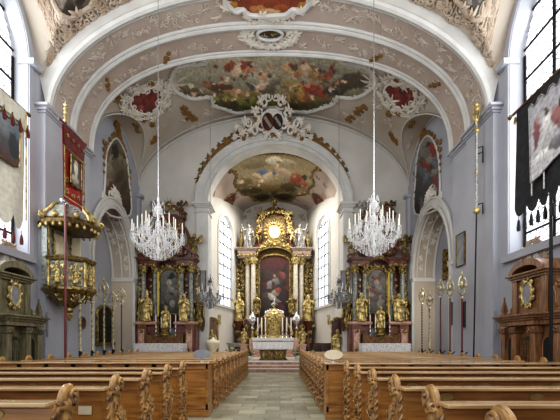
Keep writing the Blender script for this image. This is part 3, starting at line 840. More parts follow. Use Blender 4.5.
# tall arched wall paintings above the side arches
for side in (0, 1):
    X = XL if side == 0 else XR
    poly = [(104.5, 212), (104, 180), (104.8, 158), (107, 148), (112, 140), (116, 138.5), (119.5, 143), (123, 150), (126, 160), (128, 180), (129, 215)] if side == 0 else \
           [(416.5, 214), (416.5, 180), (418, 158), (421, 145), (426, 137.5), (430, 136), (435, 141), (439, 153), (441, 172), (441, 200), (441, 208)]
    bb = []
    cx = 116 if side == 0 else 430
    for i in range(30):
        bb.append((cx+rb.uniform(-11, 11), rb.uniform(145, 208), rb.uniform(1.5, 4), rb.uniform(3, 9), rb.uniform(-40, 40), rb.choice(['#6f6347', '#4c3b28', '#8b7d63', '#5f2f22', '#33291e', '#9a8a6c', '#3c2b1f'] if side == 0 else ['#6a6f72', '#20201f', '#8c3a26', '#3a3433', '#8f8a80', '#752d1f'])))
    t = thing('arched_wall_painting', ('tall arched wall painting in brown and green tones above the left side arch' if side == 0 else 'tall arched wall painting with red and grey figures above the right side arch'), 'painting', tuple(onX(cx, 200, X)))
    base = t.location.copy(); g = 1 if side == 0 else -1
    Q = lambda a, b: onX(a, b, X)+Vector((g*.04, 0, 0))-base
    sp = smoothpoly(poly, 4)
    painted('canvas', sp, Q, painter([(0, '#66604c'), (.5, '#5b4d37'), (1, '#3d1c14')], bb, nscale=.2, warp=1.5, var=.4) if side == 0 else painter([(0, '#8c887c'), (.4, '#4a4a48'), (1, '#2a1a16')], bb, nscale=.2, warp=1.5, var=.4), .7, t)
    f = MB(); f.tube([onX(a, b, X)+Vector((g*.05, 0, 0))-base for a, b in sp], .05, 7, closed=True); f.build('frame', M['trim'], t)
    rg = random.Random(side+60); st = MB(); PB0 = PL() if side == 0 else PR()
    PB = lambda a, b, h=0: PB0(a, b, h+.03)-base
    c2 = [onX(a, b, X) for a, b in sp]; top = [(p.y, p.z) for p in c2 if p.z > 9.6]
    for (a, b) in top[::2]:
        scroll(st, PB, a, b+.16, .15, rg.uniform(0, 6), rg.choice((-1, 1)), 1.2, .04, 12, 5)
    pk = max(top, key=lambda q: q[1])
    for k in range(6): sprig(st, PB, pk[0]+rg.uniform(-.3, .3), pk[1]+.2+.14*k, .34, PI/2+rg.uniform(-.7, .7), .04, 5, rg)
    ys = [p[0] for p in top]
    for yy in (min(ys)-.15, max(ys)+.12):
        for k in range(5): rosette(st, PB, yy, 10.4-.33*k, .12-.012*k, .05)
    st.build('gilded_foliage', M['ochre'], t)

# chancel vault paintings
hc = lambda a, b: hit(a, b, ceil_ch, 20.35, 28.4)
def PCH(s, y, h=0):
    th = s/4.0; x = -.4+4.3*math.sin(th)
    return Vector((x, y, ceil_ch(x, y)-h))
ich = lambda p: (4.0*math.asin(max(-1, min(1, (p.x+.4)/4.3))), p.y)
poly = [(273.5, 153), (287, 153), (300, 156), (313, 161), (319, 167), (314, 171), (312, 176), (314, 183), (309, 189), (305, 194), (297, 195), (290, 200), (281, 200), (273.5, 197), (266, 200), (257, 200), (250, 195), (243, 194), (239, 189), (234, 183), (236, 176), (233, 171), (228, 167), (234, 161), (247, 156), (260, 153)]
bb = [(255, 163, 14, 5, -10, '#86795a'), (285, 162, 12, 4, 8, '#a69a80'), (274, 160, 8, 4, 0, '#cfc6ae'), (262, 172, 5, 4, 0, '#5f6f86'), (257, 176, 5, 3, 30, '#bfa58c'), (270, 176, 9, 4, -20, '#b7a98e'), (284, 172, 8, 4, 20, '#b09a80'), (296, 178, 6, 5, 0, '#8c4234'),
      (303, 184, 5, 3, 0, '#8f4a38'), (245, 182, 8, 5, 0, '#6e6038'), (270, 188, 24, 4, 0, '#6d5b33'), (290, 186, 10, 4, 0, '#4e4125'), (252, 190, 10, 3, 0, '#3d3520'), (283, 196, 10, 3, 0, '#2c2618'), (262, 196, 8, 3, 0, '#332b1b')]
for i in range(26): bb.append((rb.uniform(240, 308), rb.uniform(160, 194), rb.uniform(1, 2.6), rb.uniform(1, 3), rb.uniform(0, 180), rb.choice(['#c9b295', '#95825a', '#6b3a2c', '#5e6b7a', '#3b331f', '#a58a5c'])))
framed_fresco('chancel_fresco', 'scalloped fresco of small figures on the chancel vault, seen through the arch', poly, hc, ich, PCH,
              painter([(0, '#7d7250'), (.5, '#8b7d5f'), (1, '#44381f')], bb, nscale=.16, warp=1.3, var=.4, gain=1.4), .8, .07, 'gold', 4, orn=.22, oth=.035, seed=14, ornmat='ochre')
for poly, lab in (([(215.5, 222), (217, 211), (222, 202), (229, 195), (235.5, 193), (234, 200), (229, 208), (223, 214)], 'narrow dark red fresco beside the left chancel window arch'),
                  ([(332.5, 222), (330, 211), (325, 202), (319, 195), (312, 193), (314, 200), (319, 208), (325, 214)], 'narrow dark red fresco beside the right chancel window arch')):
    framed_fresco('spandrel_fresco', lab, poly, hc, ich, PCH, painter([(0, '#5d2a28'), (1, '#45201f')], [(poly[3][0], 203, 3, 4, 0, '#75443c')], var=.5), .7, .05, 'gold', 3, seed=15, off=.06)
# stucco scrolls over the rest of the chancel vault and its end wall
rg = random.Random(77); st = MB()
for i in range(44):
    s = rg.choice((-1, 1))*rg.uniform(1.5, 5.6); y = rg.uniform(20.6, 27.8)
    motif(st, PCH, s, y, .28, .03, rg)
for i in range(26): motif(st, PC(28.5), rg.uniform(-3.2, 2.4), rg.uniform(9.5, 12.6), .26, .03, rg)
struct('vault_scrollwork', st, M['stuccod'], vc)
# ================================================================ STATUES (unit height meshes, remeshed into one body)
def remesh(mb, vox, name, dec=0.45):
    me = mb.mesh(name, 60)
    o = bpy.data.objects.new(name, me); C.objects.link(o)
    m = o.modifiers.new('r', 'REMESH'); m.mode = 'VOXEL'; m.voxel_size = vox; m.use_smooth_shade = True
    s = o.modifiers.new('s', 'SMOOTH'); s.factor = .4; s.iterations = 2
    if dec < 1:
        d = o.modifiers.new('d', 'DECIMATE'); d.ratio = dec
    dg = bpy.context.evaluated_depsgraph_get()
    r = bpy.data.meshes.new_from_object(o.evaluated_get(dg)); r.name = name
    bpy.data.objects.remove(o); bpy.data.meshes.remove(me)
    return r
def hand(mb, p, d, s=1.0):
    p = Vector(p); d = Vector(d).normalized(); sd = d.cross(Vector((0, -1, .3)))
    if sd.length < .1: sd = Vector((1, 0, 0))
    sd.normalize()
    mb.ball(p+d*.018*s, (.02*s, .017*s, .022*s), 8, 6)
    for k in range(4):
        q = p+sd*(k-1.5)*.0105*s+d*.03*s
        L = (.030, .036, .034, .026)[k]*s
        mb.tube([q, q+d*L*.6, q+d*L+Vector((0, -.006, -.005))*s], [.0062*s, .0058*s, .0048*s], 5)
    q = p-sd*.018*s+d*.008*s
    mb.tube([q, q-sd*.014*s+d*.014*s, q-sd*.016*s+d*.028*s], [.007*s, .006*s, .005*s], 5)
def head(mb, c, s=1.0, hair=True, beard=False, mitre=False, turn=0):
    x, y, z = c; ca, sa = math.cos(turn), math.sin(turn)
    def q(dx, dy, dz): return (x+(dx*ca-dy*sa)*s, y+(dx*sa+dy*ca)*s, z+dz*s)
    mb.ball(q(0, 0, 0), (.046*s, .054*s, .062*s), 12, 9)
    mb.ball(q(0, -.018, -.03), (.032*s, .034*s, .034*s), 10, 7)
    mb.tube([q(0, -.05, .012), q(0, -.062, -.008)], [.007*s, .012*s], 6)
    for g in (-1, 1):
        mb.ball(q(g*.018, -.047, .010), .009*s, 6, 5); mb.ball(q(g*.048, 0, -.002), (.008*s, .012*s, .017*s), 6, 5)
        mb.tube([q(g*.008, -.052, .024), q(g*.03, -.045, .022)], .006*s, 5)
    mb.tube([q(-.014, -.05, -.027), q(.014, -.05, -.027)], .006*s, 5)
    if hair:
        mb.ball(q(0, .014, .016), (.055*s, .055*s, .060*s), 12, 8)
        for g in (-1, 1): mb.tube([q(g*.045, .01, .02), q(g*.055, .01, -.03), q(g*.05, .02, -.075)], [.018*s, .02*s, .012*s], 6)
    if beard: mb.tube([q(0, -.035, -.045), q(0, -.045, -.09), q(0, -.04, -.125)], [.03*s, .026*s, .01*s], 7)
    if mitre:
        mb.lathe([(.05*s, 0), (.062*s, .05*s), (.045*s, .1*s), (.004, .15*s)], q(0, .005, .035), 10, sy=.6)
def saint(name, pose='staff', lean=.03, seed=0, beard=True, mitre=False, vox=.0085):
    mb = MB(); g = random.Random(seed)
    # base, feet, robe swaying in contrapposto
    mb.lathe([(.15, 0), (.16, .012), (.15, .03)], (0, 0, 0), 14)
    for s in (-1, 1): mb.ball((s*.05, -.115, .045), (.028, .055, .02), 8, 6)
    prof = [(.135, .03), (.15, .05), (.138, .12), (.125, .22), (.12, .32), (.115, .42), (.112, .5), (.098, .58), (.1, .65), (.112, .72), (.118, .77), (.09, .815), (.04, .84), (.033, .87), (.032, .9)]
    n = 28; vs = []; fs = []
    for (r, z) in prof:
        off = lean*math.sin(PI*min(1, z/.85)*1.2)
        fa = .17*max(0, 1-z/.62)+.035
        for i in range(n):
            a = 2*PI*i/n
            rr = r*(1+fa*math.sin(6*a+4*z+seed)+fa*.5*math.sin(11*a-3*z))
            sy = .78 if z < .6 else (.62 if z < .82 else 1)
            vs.append((off+rr*math.cos(a), rr*sy*math.sin(a), z))
    m = len(prof)
    for j in range(m-1):
        for i in range(n):
            fs.append((j*n+i, j*n+(i+1) % n, (j+1)*n+(i+1) % n, (j+1)*n+i))
    fs += [tuple(reversed(range(n))), tuple((m-1)*n+i for i in range(n))]
    mb.add(vs, fs)
    # advancing knee, mantle flung across the hips
    mb.tube([(-.04+lean, -.05, .5), (-.055, -.115, .3), (-.05, -.1, .1)], [.05, .047, .03], 8)
    for k in range(4):
        z = .46-.045*k
        mb.tube([(-.13+.01*k, -.02, z+.09), (-.03, -.112, z-.01), (.08, -.09, z+.03), (.14, .0, z+.12)], [.016, .026, .022, .014], 6)
    mb.tube([(.13, -.0, .56), (.17, -.03, .42), (.15, -.02, .26), (.18, -.01, .17)], [.035, .045, .035, .012], 7)
    mb.tube([(-.1, .05, .8), (-.15, .08, .6), (-.16, .09, .35), (-.19, .07, .16)], [.04, .05, .05, .02], 7)
    mb.tube([(.1, .05, .8), (.13, .09, .55), (.13, .1, .25)], [.04, .05, .03], 7)
    head(mb, (lean*.3, -.012, .925), 1.0, True, beard, mitre, .25*(1 if seed % 2 else -1))
    def arm(s, el, ha):
        sh = Vector((s*.105, 0, .775)); el = Vector(el); ha = Vector(ha)
        mb.tube([sh, sh.lerp(el, .5)+Vector((s*.008, 0, 0)), el, el.lerp(ha, .6), ha], [.046, .05, .046, .036, .019], 9)
        mb.tube([el, el+Vector((s*.01, .01, -.07)), el+Vector((s*.01, .0, -.12))], [.04, .03, .01], 7)
        hand(mb, ha, ha-el, 1.15)
    if pose == 'staff': arm(-1, (-.2, -.02, .66), (-.23, -.1, .76)); arm(1, (.18, -.05, .6), (.08, -.14, .62))
    elif pose == 'raise': arm(1, (.22, -.03, .74), (.27, -.08, .92)); arm(-1, (-.18, -.06, .6), (-.07, -.14, .63))
    elif pose == 'pray': arm(1, (.17, -.06, .6), (.02, -.15, .7)); arm(-1, (-.17, -.06, .6), (-.02, -.15, .69))
    else: arm(1, (.2, -.03, .62), (.27, -.14, .6)); arm(-1, (-.19, -.04, .64), (-.24, -.13, .76))
    return remesh(mb, vox, name)
def angel_body(name, seed=0):
    mb = MB()
    mb.ball((0, 0, .42), (.085, .075, .12), 10, 8); mb.ball((0, -.01, .56), (.09, .07, .1), 10, 8); mb.tube([(0, 0, .62), (0, -.01, .72)], .035, 8)
    head(mb, (0, -.02, .8), 1.45, True, False, False, .3)
    mb.tube([(-.05, 0, .36), (-.13, -.1, .3), (-.12, -.05, .12), (-.13, -.1, .08)], [.065, .055, .035, .02], 9)
    mb.tube([(.05, 0, .36), (.1, -.06, .2), (.1, .04, .06), (.12, -.01, .01)], [.065, .055, .035, .02], 9)
    mb.tube([(-.08, 0, .62), (-.19, -.03, .66), (-.25, -.06, .8)], [.04, .034, .022], 8); hand(mb, (-.25, -.06, .8), (-.2, -.1, 1), 1.2)
    mb.tube([(.08, 0, .62), (.16, -.06, .54), (.2, -.15, .58)], [.04, .034, .022], 8); hand(mb, (.2, -.15, .58), (.3, -.6, .2), 1.2)
    mb.tube([(-.12, .02, .42), (0, -.09, .38), (.12, .0, .44), (.22, .06, .38), (.28, .04, .26)], [.03, .04, .035, .035, .01], 7)
    return remesh(mb, .011, name)
def wings_mesh(name='wings'):
    mb = MB()
    for s in (-1, 1):
        for k in range(7):
            a = .25+k*.2; L = .34-.02*k
            p0 = Vector((s*.03, .07, .6)); d = Vector((s*math.sin(a+.3), .25, math.cos(a+.1)))
            mb.tube([p0, p0+d*L*.5+Vector((s*.06, 0, .05)), p0+d*L+Vector((s*.07, .02, -.0))], [.028, .034, .008], 5)
    return mb.mesh(name)
SM = {k: saint('saint_body', *a) for k, a in {
    'staff': ('staff', .03, 1, True, False), 'bishop': ('staff', -.03, 2, True, True), 'raise': ('raise', .03, 3, False, False),
    'pray': ('pray', -.02, 4, False, False), 'open': ('open', .03, 5, True, False)}.items()}
AM = angel_body('angel_body'); WM = wings_mesh()
def statue(name, label, cat, body, m, loc, h, rz=0, staff=False, wings=False, halo=False, group=None, mirror=False):
    t = thing(name, label, cat, loc, rz, group); t.scale = ((-h if mirror else h), h, h)
    def part(nm, me, mm):
        me2 = me.copy(); me2.materials.clear(); me2.materials.append(mm)
        o = bpy.data.objects.new(nm, me2); C.objects.link(o); o.parent = t; return o
    part('body', AM if body == 'angel' else SM[body], m)
    if wings: part('wings', WM, m)
    if staff:
        mb = MB(); mb.tube([(-.245, -.12, .0), (-.235, -.115, .78), (-.23, -.11, 1.08)], .008, 6)
        mb.tube([(-.23+.045*math.sin(a), -.11, 1.125-.045*math.cos(a)) for a in [i*.5 for i in range(11)]], .009, 6)
        part('staff', mb.mesh('staff'), m)
    if halo:
        mb = MB(); 
        for k in range(12):
            a = 2*PI*k/12; mb.tube([(.07*math.cos(a), .06, .93+.07*math.sin(a)), (.125*math.cos(a), .06, .93+.125*math.sin(a))], [.008, .002], 4)
        mb.tube([(.07*math.cos(2*PI*k/20), .06, .93+.07*math.sin(2*PI*k/20)) for k in range(20)], .007, 5, closed=True)
        part('halo', mb.mesh('halo'), m)
    return t

# ================================================================ ALTARS
def PX(a, b, d=0): return Vector((a, -d, b))       # chart of a front facing -y
def column_prof(h, r): return [(r*1.35, 0), (r*1.35, .05), (r*1.15, .09), (r*1.25, .13), (r, .18), (r*1.03, h*.35), (r*.86, h-.02), (r*.95, h)]
def capital(mb, x, y, z, r, h):
    mb.lathe([(r, 0), (r*1.1, h*.1), (r*1.0, h*.15), (r*1.3, h*.5), (r*1.25, h*.55), (r*1.7, h*.9), (r*1.7, h)], (x, y, z), 12, .1, 8)
    for k in range(8):
        a = 2*PI*k/8+.39
        for zz, rr in ((.3, 1.25), (.68, 1.6)):
            mb.ball((x+r*rr*math.cos(a+zz), y+r*rr*math.sin(a+zz), z+h*zz), (r*.3, r*.3, h*.16), 6, 4)
def leafy(mb, P, pts, r, th, rg, dens=1):
    for a, b in pts:
        scroll(mb, P, a, b, r*rg.uniform(.7, 1.1), rg.uniform(0, 6), rg.choice((-1, 1)), 1.3, th, 11, 5)
        sprig(mb, P, a, b, r*1.2, rg.uniform(0, 6), th*.9, 4, rg)
def seg_cornice(mb, x0, x1, y0, y1, z, prof):
    for e, h0, h1 in prof: mb.box(x0-e, x1+e, y0-e, y1, z+h0, z+h1)

def side_altar(cx, side):
    t = thing('side_altar', f'tall red marble side altar with gilded columns, {side} of the chancel arch', 'altar', (cx, 19.4, 0))
    rg = random.Random(6)
    mb = MB()      # red marble base
    mb.box(-1.55, 1.55, -1.35, 0, 0, .3)
    mb.box(-1.0, 1.0, -.75, -.05, .3, 1.6)
    for s in (-1, 1):
        x0, x1 = sorted((s*.48, s*1.6)); mb.box(x0, x1, -.75, -.05, .3, 2.45)
        x0, x1 = sorted((s*1.02, s*1.5)); mb.box(x0, x1, -.95, -.05, .3, 2.45)
    mb.build('plinth', M['redm'], t, bevel=.02)
    mb = MB()
    for s in (-1, 1):
        x0, x1 = sorted((s*.46, s*1.64)); seg_cornice(mb, x0, x1, -.98, -.05, 2.45, ((0, 0, .05), (.04, .05, .1), (0, .1, .15)))
        x0, x1 = sorted((s*1.1, s*1.42)); mb.box(x0, x1, -.965, -.94, 1.0, 2.2)
    mb.build('plinth_cornice', M['pinkm'], t, bevel=.01)
    mb = MB(); mb.box(-1.3, 1.3, -.22, -.05, 2.4, 5.9); mb.box(-.78, .78, -.2, -.04, 5.5, 8.4)
    mb.build('backboard', M['darkred'], t)
    for x, y in ((-1.27, -.6), (-.72, -.42), (.72, -.42), (1.27, -.6)):
        c = MB().lathe(column_prof(2.62, .125), (x, y, 2.6), 16).build('column', M['greym'], t)
        k = MB(); capital(k, x, y, 5.2, .125, .36); k.lathe([(.2, 0), (.2, .05), (.16, .1)], (x, y, 2.58), 14); k.build('capital', M['gold'], c)
    mb = MB()
    for s in (-1, 1):
        x0, x1 = sorted((s*.52, s*1.46)); mb.box(x0, x1, -.78, -.05, 5.56, 5.72)
        seg_cornice(mb, x0, x1, -.75, -.05, 5.72, ((0, 0, .14), (.05, .14, .19), (.11, .19, .25), (.17, .25, .3)))
        # volutes and curved pediment pieces over the columns
        pts = [(s*(1.5-.9*(i/14)), 0, 6.05+.75*math.sin(PI*.5*i/14)) for i in range(15)]
        mb.tube([(p[0], -.5, p[2]) for p in pts], [.05+.09*i/14 for i in range(15)], 8)
        mb.tube([(s*(1.5+.14*math.cos(a)), -.5, 6.12+.14*math.sin(a)) for a in [i*.4 for i in range(16)]], .06, 7)
        x0, x1 = sorted((s*.42, s*.78)); mb.box(x0, x1, -.5, -.05, 6.2, 8.1)
        seg_cornice(mb, x0, x1, -.5, -.05, 8.1, ((0, 0, .08), (.06, .08, .14), (.12, .14, .2)))
        mb.tube([(s*(.95-.75*i/12), -.42, 8.35+.5*math.sin(PI*.5*i/12)+.0*i) for i in range(13)], [.06+.05*i/12 for i in range(13)], 8)
        mb.tube([(s*(.86+.13*math.cos(a)), -.42, 8.42+.13*math.sin(a)) for a in [i*.4 for i in range(15)]], .055, 7)
        mb.tube([(s*(.85+.25*math.sin(PI*i/10)), -.3, 6.3+1.5*i/10) for i in range(11)], [.14-.007*i for i in range(11)], 8)
    ar = arch_pts(0, .62, 5.45, .5); ar2 = arch_pts(0, .82, 5.5, .66)
    band(mb, PX, ar, ar2, .1, .62)
    mb.box(-.45, .45, -.3, -.05, 6.3, 8.5)
    mb.build('entablature', M['redm'], t, bevel=.012)
    mb = MB()      # gilding
    fr = [(-.56, 3.05)]+arch_pts(0, .56, 5.05, .5)+[(.56, 3.05)]
    mb.tube([PX(a, b, .3) for a, b in fr]+[PX(-.56, 3.05, .3)], .085, 8)
    leafy(mb, lambda a, b, h=0: PX(a, b, .34+h), [(a, b) for a, b in arch_pts(0, .62, 5.1, .56, None, 9)], .13, .03, rg)
    leafy(mb, lambda a, b, h=0: PX(a, b, .68+h), [(a*1.1, b) for a, b in arch_pts(0, .66, 5.5, .58, None, 7)], .13, .035, rg)
    for s in (-1, 1):
        leafy(mb, lambda a, b, h=0: PX(a, b, .78+h), [(s*x, 5.63) for x in (.6, .85, 1.15, 1.4)], .1, .03, rg)
        leafy(mb, lambda a, b, h=0: PX(a, b, .3+h), [(s*1.55, 5.5-.27*k) for k in range(10)], .13, .035, rg)
        leafy(mb, lambda a, b, h=0: PX(a, b, .52+h), [(s*.6, 6.4+.3*k) for k in range(6)], .12, .035, rg)
        leafy(mb, lambda a, b, h=0: PX(a, b, .98+h), [(s*1.26, z) for z in (.8, 1.1, 2.1)], .12, .03, rg)
        leafy(mb, lambda a, b, h=0: PX(a, b, .4+h), [(s*.98, 4.9-.35*k) for k in range(6)], .09, .025, rg)
    mb.tube([PX(.34*math.cos(2*PI*i/28), 7.35+.5*math.sin(2*PI*i/28), .34) for i in range(28)], .055, 7, closed=True)
    leafy(mb, lambda a, b, h=0: PX(a, b, .36+h), [(.46*math.cos(2*PI*i/10), 7.35+.62*math.sin(2*PI*i/10)) for i in range(10)], .13, .03, rg)
    for k in range(18):
        a = 2*PI*k/18; L = .42 if k % 2 else .3
        mb.tube([(0, -.4, 9.0), (L*math.cos(a), -.4, 9.0+L*math.sin(a))], [.03, .006], 4)
    mb.ball((0, -.42, 9.0), (.15, .08, .15), 10, 7)
    leafy(mb, lambda a, b, h=0: PX(a, b, .45+h), [(-.3, 8.8), (.3, 8.8), (0, 8.62)], .15, .04, rg)
    mb.build('gilded_ornament', M['gold'], t)
    # pictures
    poly = [(-.54, -3.07)]+[(a, -b) for a, b in arch_pts(0, .54, 5.05, .48)]+[(.54, -3.07)]
    base = (cx < 0)
    bb = [(rb.uniform(-.45, .45), -rb.uniform(3.2, 5.3), rb.uniform(.05, .16), rb.uniform(.06, .2), rb.uniform(0, 180), rb.choice(['#4d4b45', '#1c1a17', '#757067', '#5c5a55', '#2b2823'] if base else ['#8a857b', '#6d675d', '#9b8f83', '#7a4a3c', '#4c4a46'])) for _ in range(26)]
    bb += [(0, -4.75, .13, .2, 10, '#a29a8c'), (.08, -4.4, .2, .14, 30, '#8a8378'), (-.12, -3.9, .2, .2, 0, '#5f5a55'), (.15, -3.6, .16, .2, 0, '#8d877b')]
    painted('altarpiece', poly, lambda a, b: Vector((a, -.26, -b)), painter([(0, '#6a6a62'), (1, '#26221e')] if base else [(0, '#7d7a70'), (1, '#4a443c')], bb, nscale=2.4, warp=.06, var=.4), .035, t)
    poly = [(.32*math.cos(2*PI*i/20), -7.35-.48*math.sin(2*PI*i/20)) for i in range(20)]
    painted('medallion', poly, lambda a, b: Vector((a, -.33, -b)), painter([(0, '#4d4a38'), (1, '#2c2417')], [(0, -7.35, .14, .25, 0, '#8a7a5c'), (0, -7.6, .07, .08, 0, '#b89c7c')], nscale=2, warp=.04), .035, t)
    # mensa, gradine and tabernacle
    mb = MB(); mb.box(-1.2, 1.2, -1.95, -1.0, .3, 1.42); mb.box(-1.5, 1.5, -2.2, -.9, 0, .3)
    mb.build('altar_table', M['redm'], t, bevel=.02)
    mb = MB(); mb.box(-.9, .9, -1.1, -.7, 1.42, 1.88)
    for s in (-1, 1): mb.box(*sorted((s*.86, s*.98)), -1.12, -.7, 1.42, 1.95)
    gr = mb.build('gradine', M['goldd'], t, bevel=.015)
    mb = MB()
    for x in (-.72, -.3, .3, .72): mb.box(x-.15, x+.15, -1.115, -1.09, 1.53, 1.78)
    mb.build('gradine_panel', M['redm'], gr)
    mb = MB(); mb.lathe([(.3, 0), (.3, .08), (.24, .12), (.22, .3), (.26, .36), (.2, .4)], (0, -.95, 1.88), 16)
    mb.build('tabernacle', M['gold'], t)
    # cloth lies on the table
    cl = MB(); cl.box(-1.2, 1.2, -2.02, -1.1, 1.43, 1.46)
    nx = 60
    def drape(u, v):
        x = -1.21+2.42*u; return Vector((x, -2.03-.012*math.sin(x*26)*v, 1.46-.44*v-(.02*abs(math.sin(x*17)) if v > .99 else 0)))
    cl.grid(drape, nx, 4)
    for s in (-1, 1): cl.grid(lambda u, v: Vector((s*(1.205+.01*math.sin(u*20)*v), -2.02+.9*u, 1.46-.44*v)), 20, 4)
    c = cl.build('altar_cloth', M['lace']); c.location = (cx, 19.4, 0)
    tag(c, f'white lace altar cloth on the {side} side altar', 'altar cloth')
    return t
side_altar(-6.05, 'left'); side_altar(5.3, 'right')
def candlestick_proto():
    t = thing('candlestick', 'x', 'candlestick', (0, 0, 0))
    MB().lathe([(.085, 0), (.085, .02), (.04, .05), (.02, .1), (.035, .14), (.018, .18), (.018, .26), (.05, .29), (.02, .30)], (0, 0, 0), 12).build('base', M['silver'], t)
    MB().lathe([(.022, .3), (.022, .86), (.008, .88)], (0, 0, 0), 8).build('candle', M['candle'], t)
    return t
cs0 = candlestick_proto(); first = True
ordn = ['outermost left', 'inner left', 'inner right', 'outermost right']
for cx, side in ((-6.05, 'left'), (5.3, 'right')):
    for k, dx in enumerate((-.52, -.24, .24, .52)):
        kk_ = 1
        lab = f'silver candlestick with white candle, {ordn[k]} of four on the {side} side altar'
        p = (cx+dx, 18.55, 1.88)
        if first: cs0.location = p; cs0['label'] = lab; cs0['group'] = 'candlesticks on the side altars'; first = False; cs0.scale = (1.25,)*3
        else: dup(cs0, p, lab, group='candlesticks on the side altars', scale=1.25)
    tc = thing('tall_candle', f'very tall yellow candle beside the painting of the {side} side altar', 'candle', (cx+(-.47 if cx < 0 else .52), 18.72, 1.88), group='tall candles on the side altars')
    MB().lathe([(.09, 0), (.09, .03), (.03, .1), (.03, .9), (.06, 1.0)], (0, 0, 0), 12).build('holder', M['gold'], tc)
    MB().lathe([(.05, 1.0), (.048, 3.35), (.01, 3.4)], (0, 0, 0), 12).build('candle', M['wax'], tc)
    g = -1 if cx < 0 else 1
    st = 'left' if cx < 0 else 'right'
    spec = [(-.98, 'bishop' if g < 0 else 'staff', 1.55, 2.6, -1.0, True, 'left'), (.98, 'pray' if g < 0 else 'raise', 1.5, 2.6, -1.0, False, 'right')]
    for dx, b, h, z, y, stf, lr in spec:
        statue('saint_statue', f'large gilded saint statue at the {lr} side of the painting on the {st} side altar', 'statue', b, M['goldb'], (cx+dx, 19.4+y+.1, z), h, staff=stf, mirror=(g > 0))
    for dx, b, lr in ((-1.6, 'open', 'left'), (1.6, 'raise', 'right')):
        k = MB(); k.lathe([(.02, 0), (.12, .1), (.2, .3), (.24, .4)], (cx+dx, 19.1, 2.2), 12); kk = k.build('console', M['gold']); tag(kk, f'gilded wall console under the outer {lr} statue of the {st} side altar', 'bracket')
        statue('saint_statue', f'dull gilded saint statue on a bracket at the outer {lr} of the {st} side altar', 'statue', b, M['gold'], (cx+dx, 19.12, 2.6), 1.45, mirror=(dx > 0))
    statue('saint_statue', f'small gilded statue with halo above the tabernacle of the {st} side altar', 'statue', 'pray', M['goldb'], (cx, 18.5, 2.27), 1.15, halo=True)
    for dx, z, h, lr in ((-1.45, 6.1, 1.35, 'left'), (1.45, 6.1, 1.35, 'right')):
        statue('angel_figure', f'gilded winged angel sitting on the {lr} cornice end of the {st} side altar', 'statue', 'angel', M['gold'], (cx+dx, 18.8, z), h, wings=True, mirror=(dx > 0))
    for dx, z, lr in ((-.72, 8.35, 'left'), (.72, 8.35, 'right')):
        statue('angel_figure', f'small silvery cherub on the upper {lr} gable of the {st} side altar', 'statue', 'angel', M['silvery'] if dx < 0 else M['goldd'], (cx+dx, 18.95, z), .95, wings=True, mirror=(dx > 0))

M['entm'] = mat('pink_grey_marble', '#8d7668', '#b5a08f', 4, .35, distort=2)
M['colm'] = mat('veined_pale_column_marble', '#a79c88', '#cbc1af', 3, .25, lo=.3, hi=.6, distort=2.5)
# ---------------------------------------------------------------- high altar (seen through the arch)
ha_ = thing('high_altar', 'towering gilded high altar with pale marble columns at the end of the chancel', 'altar', (-.42, 27.6, .46))
HZ = -.46
rg = random.Random(9)
def hz(v): return v+HZ
mb = MB(); mb.box(-2.9, 2.9, -1.2, 0, 0, hz(3.1)); mb.box(-1.4, 1.4, -1.4, -.8, 0, hz(3.4))
for s in (-1, 1): mb.box(*sorted((s*1.35, s*2.3)), -1.45, -.2, 0, hz(3.2)); mb.box(*sorted((s*2.2, s*3.05)), -1.5, -.2, 0, hz(1.2))
mb.build('plinth', M['darkred'], ha_, bevel=.03)
mb = MB(); mb.box(-2.6, 2.6, -.5, -.1, hz(3.0), hz(8.2)); mb.box(-1.3, 1.3, -.45, -.1, hz(8), hz(11.6))
mb.build('backboard', M['goldd'], ha_)
for x, y in ((-2.05, -.8), (-1.6, -1.1), (1.6, -1.1), (2.05, -.8)):
    c = MB().lathe(column_prof(4.3, .19), (x, y, hz(3.3)), 18).build('column', M['colm'], ha_)
    k = MB(); capital(k, x, y, hz(7.35), .19, .5); k.lathe([(.3, 0), (.3, .1), (.24, .2)], (x, y, hz(3.2)), 14); k.build('capital', M['goldb'], c)
mb = MB()
for s in (-1, 1):
    x0, x1 = sorted((s*1.38, s*2.75)); mb.box(x0, x1, -1.35, -.1, hz(7.85), hz(8.15))
    seg_cornice(mb, x0, x1, -1.35, -.1, hz(8.15), ((0, 0, .2), (.06, .2, .28), (.14, .28, .36), (.2, .36, .42)))
mb.build('entablature', M['entm'], ha_, bevel=.02)
mb = MB()
fr = [(-1.22, hz(3.5))]+arch_pts(0, 1.22, hz(7.6), .62)+[(1.22, hz(3.5))]
mb.tube([PX(a, b, .62) for a, b in fr], .11, 8); mb.tube([PX(a*1.1, b, .58) for a, b in fr], .06, 6)
ar = arch_pts(0, 1.35, hz(7.9), .75); ar2 = arch_pts(0, 1.5, hz(8.05), 1.05)
band(mb, PX, ar, ar2, .3, 1.1)
P9 = lambda a, b, h=0: PX(a, b, 1.12+h)
leafy(mb, P9, arch_pts(0, 1.42, hz(8.1), .85, None, 12), .22, .05, rg)
